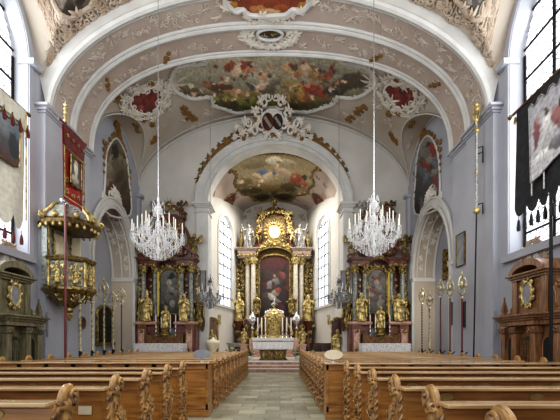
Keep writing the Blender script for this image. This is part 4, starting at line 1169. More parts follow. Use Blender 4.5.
for s in (-1, 1):
    leafy(mb, lambda a, b, h=0: PX(a, b, .62+h), [(s*1.3, hz(7.4-.33*k)) for k in range(11)], .16, .045, rg)
    leafy(mb, lambda a, b, h=0: PX(a, b, .55+h), [(s*2.5, hz(7.6-.33*k)) for k in range(13)], .24, .05, rg)
    leafy(mb, lambda a, b, h=0: PX(a, b, .75+h), [(s*2.8, hz(7.4-.4*k)) for k in range(9)], .18, .05, rg)
    leafy(mb, lambda a, b, h=0: PX(a, b, 1.5+h), [(s*x, hz(z)) for x, z in ((1.6, 2.2), (1.9, 1.7), (1.7, 2.8), (2.1, 2.6), (2.7, 2.2), (2.6, 1.6), (1.5, 1.4), (2.9, 2.8), (2.4, 3.0))], .25, .05, rg)
    leafy(mb, lambda a, b, h=0: PX(a, b, 1.38+h), [(s*x, hz(8.0)) for x in (1.5, 1.8, 2.1, 2.4, 2.65)], .14, .04, rg)
    mb.lathe([(.12, 0), (.2, .1), (.1, .25), (.22, .55), (.24, .75), (.1, .95), (.06, 1.1), (.12, 1.3), (.02, 1.6)], (s*2.55, -.8, hz(8.57)), 12, .1, 6)
mb.build('gilded_ornament', M['gold'], ha_)
# glory with the bright oval window in its middle
gl = MB(); zc = 9.86
for k in range(64):
    a = 2*PI*k/64; L = (1.0, .82, .93, .78)[k % 4]
    gl.tube([(.4*math.cos(a), -.85, hz(zc+.42*math.sin(a))), (L*math.cos(a), -.72, hz(zc+L*1.12*math.sin(a)))], [.035, .012], 4)
gl.tube([(.42*math.cos(2*PI*i/24), -.9, hz(zc+.46*math.sin(2*PI*i/24))) for i in range(24)], .06, 7, closed=True)
for k in range(18):
    a = 2*PI*k/18; gl.ball((.72*math.cos(a+.1)*rg.uniform(.8, 1.1), -.85, hz(zc-.1+.8*math.sin(a))), rg.uniform(.07, .14), 8, 5)
gl.build('sunburst', M['goldb'], ha_)
gw = MB(); gw.prism([(.4*math.cos(2*PI*i/24), hz(zc+.44*math.sin(2*PI*i/24))) for i in range(24)], PX, .78, .82)
gm = glass('glory_glass', 2.6, (1, 1, 1)); gw.build('round_window', gm, ha_, smooth=False)
mb = MB()
for s in (-1, 1):
    pts = [(s*(1.45-.3*math.sin(PI*i/16)-.35*(i/16)**2), hz(8.7+2.3*i/16)) for i in range(17)]
    mb.tube([PX(a, b, .55) for a, b in pts], [.26-.008*i for i in range(17)], 8)
    mb.tube([PX(s*(1.15*(1-i/12)), hz(11.1+.62*math.sin(PI*.5*i/12)), .6) for i in range(13)], [.1+.14*i/12 for i in range(13)], 8)
    for q in ((1.35, 8.75, .2), (1.2, 11.1, .2)):
        mb.tube([PX(s*(q[0]+q[2]*math.cos(a)), hz(q[1]+q[2]*math.sin(a)), .7) for a in [i*.4 for i in range(15)]], .09, 7)
mb.build('scrolled_gable', M['darkred'], ha_)
mb = MB(); leafy(mb, lambda a, b, h=0: PX(a, b, .8+h), [(1.25*math.cos(PI*k/9), hz(10.2+1.4*math.sin(PI*k/9))) for k in range(10)]+[(0, hz(11.9)), (0, hz(12.2)), (-.5, hz(8.95)), (.5, hz(8.95)), (0, hz(8.9))], .26, .055, rg)
mb.build('gable_leafwork', M['gold'], ha_)
poly = [(-1.2, -hz(3.5))]+[(a, -b) for a, b in arch_pts(0, 1.2, hz(7.6), .6)]+[(1.2, -hz(3.5))]
bb = [(rb.uniform(-1.1, 1.1), -hz(rb.uniform(3.6, 7.6)), rb.uniform(.1, .3), rb.uniform(.12, .4), rb.uniform(0, 180), rb.choice(['#4a2c20', '#231a18', '#5f2018', '#39302a', '#54463c', '#1d1715'])) for _ in range(34)]
bb += [(0, -hz(7.4), .8, .5, 0, '#4f1d17'), (.05, -hz(5.3), .4, .22, -20, '#8e8377'), (.1, -hz(4.7), .35, .12, 25, '#8d7c6c'), (-.1, -hz(6.2), .3, .12, -30, '#7c6e60'), (.35, -hz(5.5), .25, .18, 0, '#8f4436'), (-.2, -hz(5.0), .3, .2, 30, '#b8ab9c'), (-.4, -hz(5.9), .22, .3, 0, '#7f7a78'), (.2, -hz(6.2), .2, .3, 0, '#6d6a6c'),
       (0, -hz(6.6), .1, .12, 0, '#b28c70'), (-.5, -hz(4.4), .25, .35, 0, '#3c342e'), (.6, -hz(6.7), .2, .2, 0, '#7b4334')]
painted('altarpiece', poly, lambda a, b: Vector((a, -.58, -b)), painter([(0, '#521813'), (.4, '#33201b'), (1, '#1a1413')], bb, nscale=.9, warp=.14, var=.4), .06, ha_)
# mensa, gradine, big gilded tabernacle (belongs to the altar)
mb = MB(); mb.box(-1.75, 1.75, -3.0, -1.5, 0, hz(1.75)); mb.box(-2.6, 2.6, -3.4, -1.4, 0, .14)
mb.build('altar_table', M['pinkm'], ha_, bevel=.02)
tb_ = MB(); tb_.box(-1.05, 1.05, -2.35, -1.6, hz(1.75), hz(2.0)); tb_.lathe([(.78, 0), (.8, .1), (.66, .16), (.66, 1.3), (.8, 1.38), (.72, 1.5), (.45, 1.75), (.3, 1.85), (.25, 1.95)], (0, -1.9, hz(1.98)), 24, sy=.7)
for s in (-1, 1):
    tb_.lathe(column_prof(1.2, .07), (s*.6, -2.32, hz(2.0)), 10); tb_.lathe(column_prof(1.2, .07), (s*.88, -2.1, hz(2.0)), 10)
    tb_.tube([(s*(1.25-.3*i/10+.1*math.sin(PI*i/5)), -2.0, hz(2.0+1.2*i/10)) for i in range(11)], [.14-.008*i for i in range(11)], 8)
leafy(tb_, lambda a, b, h=0: PX(a, b, 2.42+h), [(.42*math.cos(PI*k/8), hz(2.9+.5*math.sin(PI*k/8))) for k in range(9)]+[(-.3, hz(3.5)), (0, hz(3.65)), (.3, hz(3.5)), (-.6, hz(3.3)), (.6, hz(3.3))], .14, .035, rg)
tbo = tb_.build('tabernacle', M['goldb'], ha_)
mb = MB(); mb.prism(arch_pts(0, .3, hz(2.85), .28, hz(2.1)), PX, 2.37, 2.42); mb.build('tabernacle_door', M['gold'], tbo)
mb = MB(); mb.lathe([(.1, 0), (.06, .1), (.25, .35), (.02, .6)], (0, -1.9, hz(3.9)), 10, .15, 5); mb.tube([(0, -1.9, hz(4.4)), (0, -1.9, hz(4.75))], .03, 6); mb.tube([(-.13, -1.9, hz(4.62)), (.13, -1.9, hz(4.62))], .03, 6)
for s in (-1, 1):
    for k in range(3): mb.ball((s*(.3+.16*k), -1.9, hz(3.75-.06*k)), (.12, .1, .17), 8, 6)
mb.build('tabernacle_crown', M['silver'], tbo)
hx, hy = -.42, 27.6
for dx, b, lr in ((-2.66, 'bishop', 'left'), (2.55, 'staff', 'right')):
    mb = MB(); mb.lathe([(.36, 0), (.3, .3), (.2, .9), (.26, 1.5), (.42, 2.0), (.44, 2.15)], (hx+dx, 26.25, .9), 14, .06, 6)
    k = mb.build('console_pedestal', M['darkred']); tag(k, f'brown carved pedestal under the large {lr} statue of the high altar', 'pedestal')
    statue('saint_statue', f'large gilded saint statue standing {lr} of the high altar columns', 'statue', b, M['goldb'], (hx+dx, 26.25, 3.05), 2.0, staff=True, mirror=dx > 0)
for dx, b, lr in ((-1.3, 'pray', 'left'), (1.32, 'open', 'right')):
    statue('saint_statue', f'gilded figure kneeling at the lower {lr} corner of the high altar painting', 'statue', b, M['gold'], (hx+dx, 26.05, 2.9+.66), 1.5, mirror=dx > 0)
for dx, z, h, lr, mm in ((-1.95, 8.57, 1.9, 'left', 'silvery'), (1.95, 8.57, 1.9, 'right', 'silvery')):
    statue('saint_statue', f'silvery white robed figure on the {lr} cornice of the high altar', 'statue', 'raise', M[mm], (hx+dx, 26.6, z), h, mirror=dx < 0)
for dx, z, h, lr in ((-1.35, 9.0, 1.3, 'lower left'), (1.35, 9.0, 1.3, 'lower right'), (-1.05, 10.6, 1.0, 'upper left'), (1.05, 10.6, 1.0, 'upper right')):
    statue('angel_figure', f'winged cherub at the {lr} of the sunburst on the high altar', 'statue', 'angel', M['gold'] if 'left' in lr else M['goldb'], (hx+dx, 26.55, z), h, wings=True, mirror=dx > 0)
for k, px in enumerate((258.3, 262, 265.7, 282.5, 286.6, 290.8)):
    x = (px-280)*25.4/350
    dup(cs0, (x, 24.85, 2.21-.46+.0), f'candlestick with white candle, {("first","second","third","fourth","fifth","sixth")[k]} from the left on the high altar', group='candlesticks on the high altar', scale=1.7)
M['plate'] = mat('tarnished_brass_plate', '#a98f56', '#8c7440', 8, .4, .3)
# ================================================================ PEWS
END = [(0, 0), (0, .98), (.03, 1.02), (.07, 1.06), (.10, 1.13), (.15, 1.175), (.21, 1.19), (.27, 1.175), (.315, 1.13), (.33, 1.075), (.31, 1.03), (.27, 1.005), (.245, .97), (.235, .92),
       (.25, .86), (.29, .82), (.35, .79), (.40, .74), (.425, .67), (.42, .59), (.38, .53), (.33, .49), (.29, .44), (.275, .37), (.285, .28), (.32, .2), (.37, .14), (.41, .09), (.42, 0)]
END = [(a*.84, b) for a, b in END]
def pew_end_mesh(face):
    """carved end in the y-z plane; face +1/-1 is the carved side"""
    mb = MB()
    P = lambda a, b, h=0: Vector((face*h, a, b))
    sp = smoothpoly(END[2:-1], 3, False)
    poly = [END[0], END[1]]+sp+[END[-1]]
    mb.prism(poly, P, -.028, .028)
    Q = lambda a, b, h=0: Vector((face*(.028+h), a*.84, b))
    scroll(mb, Q, .235, 1.09, .085, -1.2, 1, 1.5, .022, 22, 6)
    scroll(mb, Q, .31, .65, .10, -1.4, 1, 1.5, .022, 22, 6)
    scroll(mb, Q, .14, .86, .07, 1.0, -1, 1.3, .016, 16, 6)
    scroll(mb, Q, .17, .5, .09, 2.2, -1, 1.4, .018, 18, 6)
    scroll(mb, Q, .22, .22, .08, 0, 1, 1.3, .018, 16, 6)
    rg = random.Random(2)
    for a, b, r, an in ((.12, 1.0, .1, 1.2), (.18, .74, .13, .9), (.1, .64, .12, 1.6), (.2, .36, .12, 2.0), (.12, .28, .12, 1.4), (.3, .1, .1, 1.0), (.12, .1, .1, 1.6), (.33, .72, .07, 2.4)):
        sprig(mb, Q, a, b, r, an, .016, 5, rg)
    mb.tube([Vector((0, a-.0, b)) for a, b in sp[2:]], .022, 6)
    for k in range(9):     # beaded leaves down the rear edge
        z = .12+.1*k
        mb.tube([(-.02, -.006, z), (.0, -.022, z+.04), (.02, -.006, z+.08)], [.008, .018, .006], 5)
    return mb.mesh('carved_end', 50)
EM = {1: pew_end_mesh(1), -1: pew_end_mesh(-1)}
for e in EM.values(): e.materials.append(M['woode'])
def mk(name, me, parent, loc=(0, 0, 0)):
    o = bpy.data.objects.new(name, me); C.objects.link(o); o.parent = parent; o.location = loc; return o
def make_pew(xa, xb, label, loc, aisle):
    """aisle: side of the aisle end (+1 at xb, -1 at xa)"""
    t = thing('church_pew', label, 'pew', loc)
    a, b = xa-loc[0], xb-loc[0]
    bk = MB(); bk.box(a, b, .0, .03, .1, 1.055)
    L = b-a; n = 4
    bk.box(a, b, -.012, 0, .93, 1.03); bk.box(a, b, -.012, 0, .1, .22)
    for k in range(n+1):
        x = a+L*k/n; bk.box(max(a, x-.06), min(b, x+.06), -.012, 0, .22, .93)
    o = bk.build('backrest', M['wood'], t, bevel=.004)
    pl = MB()
    for k in range(5):
        x = a+L*(k+.5)/5; pl.prism([(x+.075*math.cos(2*PI*i/16), .985+.038*math.sin(2*PI*i/16)) for i in range(16)], PX, .014, .02)
    pl.build('number_plate', M['plate'], o)
    MB().box(a, b, -.115, .06, 1.055, 1.09).build('book_ledge', M['woodtop'], t, bevel=.008)
    MB().box(a, b, .03, .42, .42, .455).box(a, b, .36, .4, .1, .42).build('seat', M['wood'], t, bevel=.006)
    MB().box(a, b, -.32, -.16, .13, .165).box(a, a+.04, -.32, -.12, 0, .13).box(b-.04, b, -.32, -.12, 0, .13).build('kneeler', M['wood'], t, bevel=.006)
    mk('carved_end', EM[-1], t, (a, 0, 0)); mk('carved_end', EM[1], t, (b, 0, 0))
    return t
XLO, XRO = -6.55, 6.05
rows = ['nearest', 'second nearest', 'third nearest', 'fourth nearest', 'fifth nearest', 'sixth nearest', 'seventh nearest', 'eighth nearest', 'ninth nearest', 'tenth nearest']
def pew_row(blocks):
    for side, xa, xb, y0, dy, n, lab, grp in blocks:
        p0 = None
        for k in range(n):
            y = y0+dy*k; cx = (xa+xb)/2
            label = lab % rows[k]
            if p0 is None:
                p0 = make_pew(xa, xb, label, (cx, y, 0), side); p0['group'] = grp
            else: dup(p0, (cx, y, 0), label, group=grp)
pew_row([(1, XLO, -1.83, 2.84, .89, 5, '%s oak pew of the front left block, with carved scroll ends', 'pews of the near left block'),
         (-1, 1.28, XRO, 1.84, .94, 6, '%s oak pew of the front right block, with carved scroll ends', 'pews of the near right block'),
         (1, XLO, -1.52, 8.08, .87, 10, '%s oak pew of the rear left block beyond the panelled partition', 'pews of the far left block'),
         (-1, .95, XRO, 7.86, .89, 10, '%s oak pew of the rear right block beyond the panelled partition', 'pews of the far right block')])
for xa, xb, y, side in ((XLO, -1.5, 7.3, 'left'), (.93, XRO, 7.04, 'right')):
    t = thing('panelled_partition', f'panelled oak partition between the two pew blocks, {side} of the aisle', 'partition', ((xa+xb)/2, y, 0))
    a, b = xa-(xa+xb)/2, xb-(xa+xb)/2
    mb = MB(); mb.box(a, b, 0, .05, 0, 1.1); mb.box(a-.02, b+.02, -.03, .08, 0, .14)
    n = 9; L = b-a
    for k in range(n+1):
        x = a+L*k/n; mb.box(max(a, x-.05), min(b, x+.05), -.02, 0, .14, 1.1)
    mb.box(a, b, -.02, 0, .98, 1.1); mb.box(a, b, -.02, 0, .14, .26)
    mb.build('panel', M['wood'], t, bevel=.006)
    MB().box(a-.03, b+.03, -.07, .4, 1.1, 1.135).build('top_rail', M['woodtop'], t, bevel=.01)
    MB().box(a, a+.05, .05, .4, 0, 1.1).box(b-.05, b, .05, .4, 0, 1.1).build('return_panel', M['wood'], t, bevel=.006)
    mb = MB(); mb.box(a, b, .38, .42, .0, 1.08); mb.build('front_board', M['wood'], t)
# dark name plate on a near pew back, pale card on another
mb = MB(); mb.box(-.08, .08, -.004, 0, -.035, .035); o = mb.build('name_plate', M['black']); o.location = (1.68, 2.76, .87); tag(o, 'small dark name plate on the back of a near right pew', 'sign')
mb = MB()
for k, (x0, x1, z) in enumerate(((-.06, -.01, .012), (0, .05, .012), (-.055, .02, -.01), (.03, .06, -.01))): mb.box(x0, x1, -.006, -.004, z-.003, z+.003)
mb.build('lettering', M['cream'], o)
mb = MB(); mb.box(-.07, .07, -.004, 0, -.045, .045); o = mb.build('paper_card', M['cream']); o.location = (-2.07, 3.715, .84); tag(o, 'worn pale card fixed on a pew back near left', 'card')
for x, y, side in ((-1.66, 7.45, 'left'), (1.1, 7.2, 'right')):
    t = thing('oval_sign_stand', f'pale oval plate on a short stand at the {side} partition by the aisle', 'sign', (x, y, 1.135))
    mb = MB(); mb.prism([(.19*math.cos(2*PI*i/28), .16+.1*math.sin(2*PI*i/28)) for i in range(28)], PX, 0, .02); mb.build('plate', M['bluec' if side == 'left' else 'cream'], t)
    MB().lathe([(.06, 0), (.06, .012), (.012, .02), (.012, .1)], (0, 0, 0), 12).build('foot', M['silver'], t)

# ================================================================ CONFESSIONALS
def confessional(loc, rz, m, label, name='confessional'):
    t = thing(name, label, 'confessional', loc, rz); t.scale = (.86, 1, 1)
    rg = random.Random(5)
    mb = MB()
    mb.box(-1.2, 1.2, -.85, 0, 0, .2); mb.box(-1.15, 1.15, -.6, 0, .2, 2.15)
    for x in (-1.12, -.42, .42, 1.12):
        mb.box(x-.1, x+.1, -.82 if abs(x) < .5 else -.72, -.5, .2, 1.95); mb.box(x-.13, x+.13, -.86 if abs(x) < .5 else -.76, -.5, .2, .42); mb.box(x-.13, x+.13, -.86 if abs(x) < .5 else -.76, -.5, 1.78, 1.95)
        for q in (-1, 1): mb.tube([(x+q*(.08+.05*math.cos(a)), -.88 if abs(x) < .5 else -.78, 1.86+.05*math.sin(a)) for a in [i*.6 for i in range(10)]], .018, 5)
    body = mb.build('carcass', m, t, bevel=.012)
    mb = MB()
    for x0, x1, y0 in ((-1.26, 1.26, -.74), (-.58, .58, -.9)):
        for e, z0, z1 in ((0, 1.98, 2.1), (.04, 2.1, 2.16), (.09, 2.16, 2.22), (.14, 2.22, 2.27)): mb.box(x0-e, x1+e, y0-e, 0, z0, z1)
    mb.box(-.72, .72, -.62, 0, 2.27, 3.2)
    for x0 in (-.72, .5): mb.box(x0, x0+.22, -.68, -.5, 2.27, 3.2)
    for e, z0, z1 in ((.02, 3.2, 3.26), (.07, 3.26, 3.32), (.13, 3.32, 3.37)): mb.box(-.72-e, .72+e, -.68-e, 0, z0, z1)
    # curved crown and scrolled flanks
    band(mb, PX, arch_pts(0, .55, 3.36, .18, None, 20), arch_pts(0, .72, 3.38, .34, None, 20), .1, .78)
    for s in (-1, 1):
        mb.prism([(s*.72, 2.27), (s*1.18, 2.27), (s*1.1, 2.36), (s*.98, 2.42), (s*.9, 2.55), (s*.88, 2.75), (s*.8, 2.9), (s*.72, 2.95)], PX, .3, .55)
        mb.tube([(s*(1.06+.09*math.cos(a)), -.44, 2.42+.09*math.sin(a)) for a in [i*.5 for i in range(13)]], .05, 6)
        mb.tube([(s*(.82+.07*math.cos(a)), -.44, 2.98+.07*math.sin(a)) for a in [i*.5 for i in range(13)]], .045, 6)
    mb.build('gable', m, t, bevel=.01)
    for s in (-1, 1):
        k = MB(); k.lathe([(.13, 0), (.14, .06), (.07, .1), (.1, .17), (.02, .5), (.035, .54), (.0, .58)], (s*1.2, -.62, 2.27), 4, ph=PI/4); k.build('obelisk_finial', m, t)
    mb = MB(); mb.prism(arch_pts(0, .32, 1.5, .2, .3), PX, .6, .66); d = mb.build('door', M['net'], t)
    mb = MB()
    for k in range(8): mb.box(-.3+.08*k, -.285+.08*k, -.69, -.66, .8, 1.6)
    for k in range(5): mb.box(-.31, .31, -.69, -.66, .8+.18*k, .815+.18*k)
    mb.build('lattice', m, d)
    for s in (-1, 1):
        mb = MB(); mb.prism([(s*.77+a, b) for a, b in arch_pts(0, .2, 1.5, .16, .3)], PX, .6, .64); mb.build('curtain', M['dark'], t)
        mb = MB(); f = [(s*.77+a, b) for a, b in arch_pts(0, .22, 1.5, .18, .3)]; mb.tube([PX(a, b, .63) for a, b in f], .025, 6); mb.build('door_frame', m, t)
    mb = MB(); mb.prism([(.17*math.cos(2*PI*i/24), 2.82+.26*math.sin(2*PI*i/24)) for i in range(24)], PX, .62, .7); md = mb.build('medallion', M['bluec'], t)
    mb = MB(); mb.tube([PX(.2*math.cos(2*PI*i/24), 2.82+.3*math.sin(2*PI*i/24), .7) for i in range(24)], .035, 7, closed=True)
    leafy(mb, lambda a, b, h=0: PX(a, b, .69+h), [(.26*math.cos(PI*k/5+.2), 2.82+.36*math.sin(PI*k/5+.2)) for k in range(10)], .07, .018, rg)
    mb.build('gilt_frame', M['goldb'], md)
    return t
confessional((XL, 9.45, 0), R(90), M['confl'], 'olive brown wooden confessional with gilt oval medallion, left wall under the window')
confessional((XR, 9.15, 0), R(-90), M['conf'], 'brown oak confessional with gilt oval medallion, right wall under the window')
for side, (px, py), X in (('left', (8, 262), XL), ('right', (534, 259), XR)):
    p = onX(px, py, X); P0 = PL() if side == 'left' else PR()
    t = thing('consecration_cross', f'gold cross in a round rocaille cartouche on the {side} wall above the confessional', 'wall ornament', tuple(p))
    P = lambda a, b, h=0, P0=P0, p=p: P0(p.y+a, p.z+b, h)-p
    rg = random.Random(8); mb = MB()
    for k in range(10):
        a = 2*PI*k/10; scroll(mb, P, .36*math.cos(a), .4*math.sin(a), .16, a, (-1)**k, 1.3, .035, 14, 5); sprig(mb, P, .42*math.cos(a), .46*math.sin(a), .2, a, .03, 4, rg)
    mb.build('stucco_scrollwork', M['stuccod'], t)
    mb = MB(); mb.prism([(.24*math.cos(2*PI*i/24), .28*math.sin(2*PI*i/24)) for i in range(24)], P, .01, .05); mb.build('field', M['trim'], t)
    mb = MB(); mb.tube([P(-.15, 0, .06), P(0, 0, .06), P(.15, 0, .06)], [.035, .014, .035], 6); mb.tube([P(0, -.17, .06), P(0, 0, .06), P(0, .17, .06)], [.035, .014, .035], 6); mb.build('cross', M['gold'], t)

# ================================================================ PULPIT
pc = Vector((-7.12, 11.85, 0))
t = thing('pulpit', 'gilded and marbled pulpit with canopy, on the left pilaster', 'pulpit', tuple(pc)); t.scale = (.86, .86, 1.0)
rg = random.Random(15)
N8 = 8
def ring(mb, prof, m=N8, **k): mb.lathe(prof, (0, 0, 0), m, ph=PI/8, **k)
mb = MB(); ring(mb, [(.06, 2.5), (.16, 2.6), (.14, 2.68), (.32, 2.8), (.62, 2.98), (.84, 3.12), (.9, 3.2), (.96, 3.24), (.96, 3.3)], 16); mb.build('tapered_base', M['gold'], t, angle=30)
mb = MB(); ring(mb, [(.8, 3.28), (.8, 4.2)]); mb.build('parapet', M['greym'], t, angle=20)
mb = MB(); ring(mb, [(.94, 3.26), (.94, 3.34), (.86, 3.38)]); ring(mb, [(.84, 4.16), (.92, 4.2), (.96, 4.28), (.9, 4.33), (.8, 4.34)]); mb.build('parapet_cornice', M['gold'], t, angle=30)
mb = MB()
for k in range(8):
    a = PI/8+2*PI*k/8
    mb.lathe([(.07, 0), (.05, .08), (.06, .4), (.045, .7), (.08, .82)], (.84*math.cos(a), .84*math.sin(a), 3.34), 8)
    b_ = 2*PI*k/8; nx, ny = math.cos(b_), math.sin(b_); tx, ty = -ny, nx
    def PP(u, v, h=0, nx=nx, ny=ny, tx=tx, ty=ty): return Vector((nx*(.755+h)+tx*u, ny*(.755+h)+ty*u, v))
    leafy(mb, PP, [(0, 4.05), (0, 3.48), (-.17, 3.6), (.17, 3.6), (.17, 3.95), (-.17, 3.95)], .09, .022, rg)
    mb.tube([PP(a_, b__, .02) for a_, b__ in [(-.19, 3.45), (.19, 3.45), (.19, 4.08), (-.19, 4.08)]], .015, 5, closed=True)
    for r, z in ((.55, 2.98), (.74, 3.1)): scroll(mb, lambda u, v, h=0, r=r, nx=nx, ny=ny, tx=tx, ty=ty: Vector((nx*(r+h)+tx*u, ny*(r+h)+ty*u, v)), 0, z, .13, 0, (-1)**k, 1.3, .03, 12, 5)
mb.lathe([(.02, 2.25), (.08, 2.33), (.12, 2.45), (.05, 2.55)], (0, 0, 0), 10)
mb.build('gilded_relief', M['goldb'], t)
for k in (6, 7, 0):
    b_ = 2*PI*k/8; a = smx = None
    me = SM['open'].copy(); me.materials.clear(); me.materials.append(M['goldb'])
    o = mk('relief_figure', me, t, (.8*math.cos(b_), .8*math.sin(b_), 3.45)); o.scale = (.55,)*3; o.rotation_euler = (0, 0, b_+PI/2)
mb = MB(); mb.box(-.6, -.4, -.75, .75, 3.4, 5.3); mb.build('back_panel', M['greym'], t)
mb = MB(); mb.box(-.4, -.37, -.3, .35, 4.3, 5.15); mb.build('back_door', M['cream'], t)
mb = MB(); mb.box(-.45, .0, .72, .78, 4.3, 5.2); mb.build('side_wing', M['cream'], t)
mb = MB()
for y in (-.7, .72, -.38, .42): leafy(mb, lambda u, v, h=0: Vector((-.38+h, u, v)), [(y, 4.4+.16*k) for k in range(6)], .08, .02, rg); mb.tube([(-.36, y, 4.3), (-.36, y, 5.25)], .03, 6)
mb.build('back_gilding', M['gold'], t)
mb = MB(); ring(mb, [(.5, 5.3), (1.0, 5.28), (1.08, 5.34), (1.12, 5.42), (1.0, 5.5), (.95, 5.56)], 8); mb.build('canopy', M['goldd'], t, angle=25)
mb = MB(); ring(mb, [(.98, 5.54), (.9, 5.7), (.72, 5.86), (.62, 6.0), (.4, 6.12), (.25, 6.16)], 8)
mb.build('canopy_roof', M['greym'], t, angle=25)
mb = MB()
for k in range(8):
    a = PI/8+2*PI*k/8; ca, sa = math.cos(a), math.sin(a)
    mb.tube([(ca*r, sa*r, z) for r, z in ((1.08, 5.5), (1.0, 5.66), (.8, 5.84), (.66, 6.02), (.42, 6.14))], [.07, .05, .06, .05, .03], 7)
    mb.tube([(ca*1.1+.09*ca*math.cos(q), sa*1.1+.09*sa*math.cos(q), 5.58+.09*math.sin(q)) for q in [i*.5 for i in range(13)]], .035, 5)
    b_ = 2*PI*k/8; cb, sb_ = math.cos(b_), math.sin(b_)
    mb.ball((cb*.92, sb_*.92, 5.62), (.12, .12, .1), 8, 6)
    for u in (-.25, 0, .25): mb.ball((cb*1.0-sb_*u, sb_*1.0+cb*u, 5.27), (.06, .06, .07), 7, 5)
mb.build('canopy_gilding', M['goldb'], t)

# ================================================================ BANNERS (flat cloth in planes parallel to the side walls)
def banner_sheet(mb, X, y0, y1, z0, z1, tail=0, n=30, m=30, amp=.03, tongues=0, tl=.25):
    def P(u, v):
        y = y0+(y1-y0)*u
        zb = z0-(tl*abs(math.sin(PI*tongues*u))**.6 if tongues else 0)
        return Vector((X+amp*math.sin(u*9+v*2)*(.3+v), y, z1+(zb-z1)*v))
    mb.grid(P, n, m)
def tassel(mb, x, y, z, h=.22, r=.03):
    mb.tube([(x, y, z+.1), (x, y, z)], .006, 4); mb.ball((x, y, z-.02), r*.8, 7, 5); mb.lathe([(r*.9, 0), (r*1.3, -h*.6), (r*1.15, -h)], (x, y, z-.04), 8, .2, 4)
# red banner
M['redcloth'] = mat('red_damask', '#7d1512', '#9b231b', 7, .75); M['redcloth2'] = mat('dark_red_damask', '#4f0f0e', '#66201a', 9, .75)
M['creamcloth'] = mat('cream_damask', '#b7b2a2', '#cac5b5', 9, .8); M['blackcloth'] = mat('black_velvet', '#121214', '#232326', 6, .85)
X = -6.1
y0, y1 = 350*6.1/218, 350*6.1/196.5
t = thing('processional_banner', 'long red cloth banner with a small painting, hung high on the left by the pulpit', 'banner', (X, 10.45, 0))
def loc(mb): return mb
B = Matrix.Translation((-X, -10.45, 0))
zt = H+218*y0/350; zb = H+143*y0/350
mb = MB(B); banner_sheet(mb, X, y0, y1, zb, zt, tongues=0); mb.build('cloth', M['redcloth'], t)
mb = MB(B); banner_sheet(mb, X+.04, y0, y1+.02, zt-.5, zt+.02, amp=.02, tongues=4, tl=.12); mb.build('valance', M['redcloth2'], t)
mb = MB(B)
for z in (zt-.62, zt-.66, zb+.08): mb.tube([(X+.06, y0, z), (X+.06, y1, z)], .012, 4)
for y in (y0+.04, y1-.04): mb.tube([(X+.05, y, zb+.05), (X+.05, y, zt-.6)], .014, 4)
for k in range(4):
    for r_ in range(2): scroll(mb, lambda a, b, h=0: Vector((X+.05+h, a, b)), y0+.16+.27*k, zb+.25+.32*r_, .09, 1, (-1)**k, 1.2, .016, 10, 4)
for k in range(4): rosette(mb, lambda a, b, h=0: Vector((X+.06+h, a, b)), y0+.16+.27*k, zt-.25, .05, .012)
mb.build('gold_embroidery', M['gold'], t)
cy, cz = (y0+y1)/2+.02, zt-1.15
poly = [(cy-.27, -cz-.42), (cy+.27, -cz-.42), (cy+.27, -cz+.36), (cy, -cz+.42), (cy-.27, -cz+.36)]
bb = [(cy, -cz-.1, .1, .26, 0, '#d9d2bf'), (cy, -cz-.3, .06, .07, 0, '#c9a58a'), (cy-.05, -cz+.2, .16, .12, 0, '#a9a18f')]
painted('picture', poly, lambda a, b: Vector((.07, a-10.45, -b)), painter([(0, '#332c22'), (1, '#4b4234')], bb, nscale=3, warp=.04), .03, t)
mb = MB(B); mb.tube([(X+.08, a, -b) for a, b in poly], .022, 6, closed=True); mb.build('picture_frame', M['gold'], t)
mb = MB(B); mb.tube([(X, y0-.08, zt+.05), (X, y1+.08, zt+.05)], .03, 7); mb.ball((X, y0-.1, zt+.05), .05, 8, 6); mb.ball((X, y1+.1, zt+.05), .05, 8, 6); mb.build('crossbar', M['woodd'], t)
mb = MB(B); pxx = 350*6.1/213.5; mb.tube([(X-.03, pxx, 0), (X-.03, pxx, zt+.15)], .035, 9); mb.build('pole', M['redpole'], t)
mb = MB(B); mb.tube([(X-.03, pxx, zt+.1), (X-.03, pxx, zt+.75)], [.02, .012], 6)
for k in range(5): mb.ball((X-.03, pxx, zt+.2+.11*k), (.05, .05, .045), 8, 6)
mb.build('finial', M['goldb'], t)
mb = MB(B); mb.tube([(X, y0-.05, zb-.06), (X, y1+.05, zb-.06)], .035, 7)
for k in range(7): mb.ball((X+.03, y0+(y1-y0)*k/6, zb-.08), .045, 7, 5)
mb.build('bottom_rod', M['silver'], t)
# cream banner at the left edge
X = -6.35; ya, yb = 7.45, 350*6.35/255.5
t = thing('processional_banner', 'cream damask banner with painted figures and red tassels at the left picture edge', 'banner', (X, yb, 0))
B = Matrix.Translation((-X, -yb, 0)); zt = H+229*yb/350; zb = H+121*yb/350
mb = MB(B); banner_sheet(mb, X, ya, yb, zb, zt, tongues=3, tl=.28); mb.build('cloth', M['creamcloth'], t)
mb = MB(B); banner_sheet(mb, X+.05, ya, yb, zt-.34, zt, tongues=5, tl=.2, amp=.01); mb.build('valance', M['creamcloth'], t)
mb = MB(B)
for k in range(0, 41):
    pass
mb.tube([(X+.08, ya+(yb-ya)*u/60, zt-.34-.2*abs(math.sin(PI*5*u/60))**.6) for u in range(61)], .016, 5)
mb.tube([(X+.06, yb-.03, zb-.02), (X+.06, yb-.03, zt)], .018, 5)
mb.build('gold_trim', M['gold'], t)
for k in range(6): ts = MB(B); tassel(ts, X+.09, ya+(yb-ya)*k/5, zt-.42, .18); ts.build('tassel', M['redcloth2'], t)
for k in range(5): ts = MB(B); tassel(ts, X, ya+.1+(yb-ya-.2)*k/4, zb-.4, .2); ts.build('tassel', M['redcloth2'], t)
poly = [(ya-.1, -zt+.42), (yb-.28, -zt+.42), (yb-.24, -zt+.55), (yb-.27, -zt+1.5), (yb-.4, -zt+1.56), (ya-.1, -zt+1.5)]
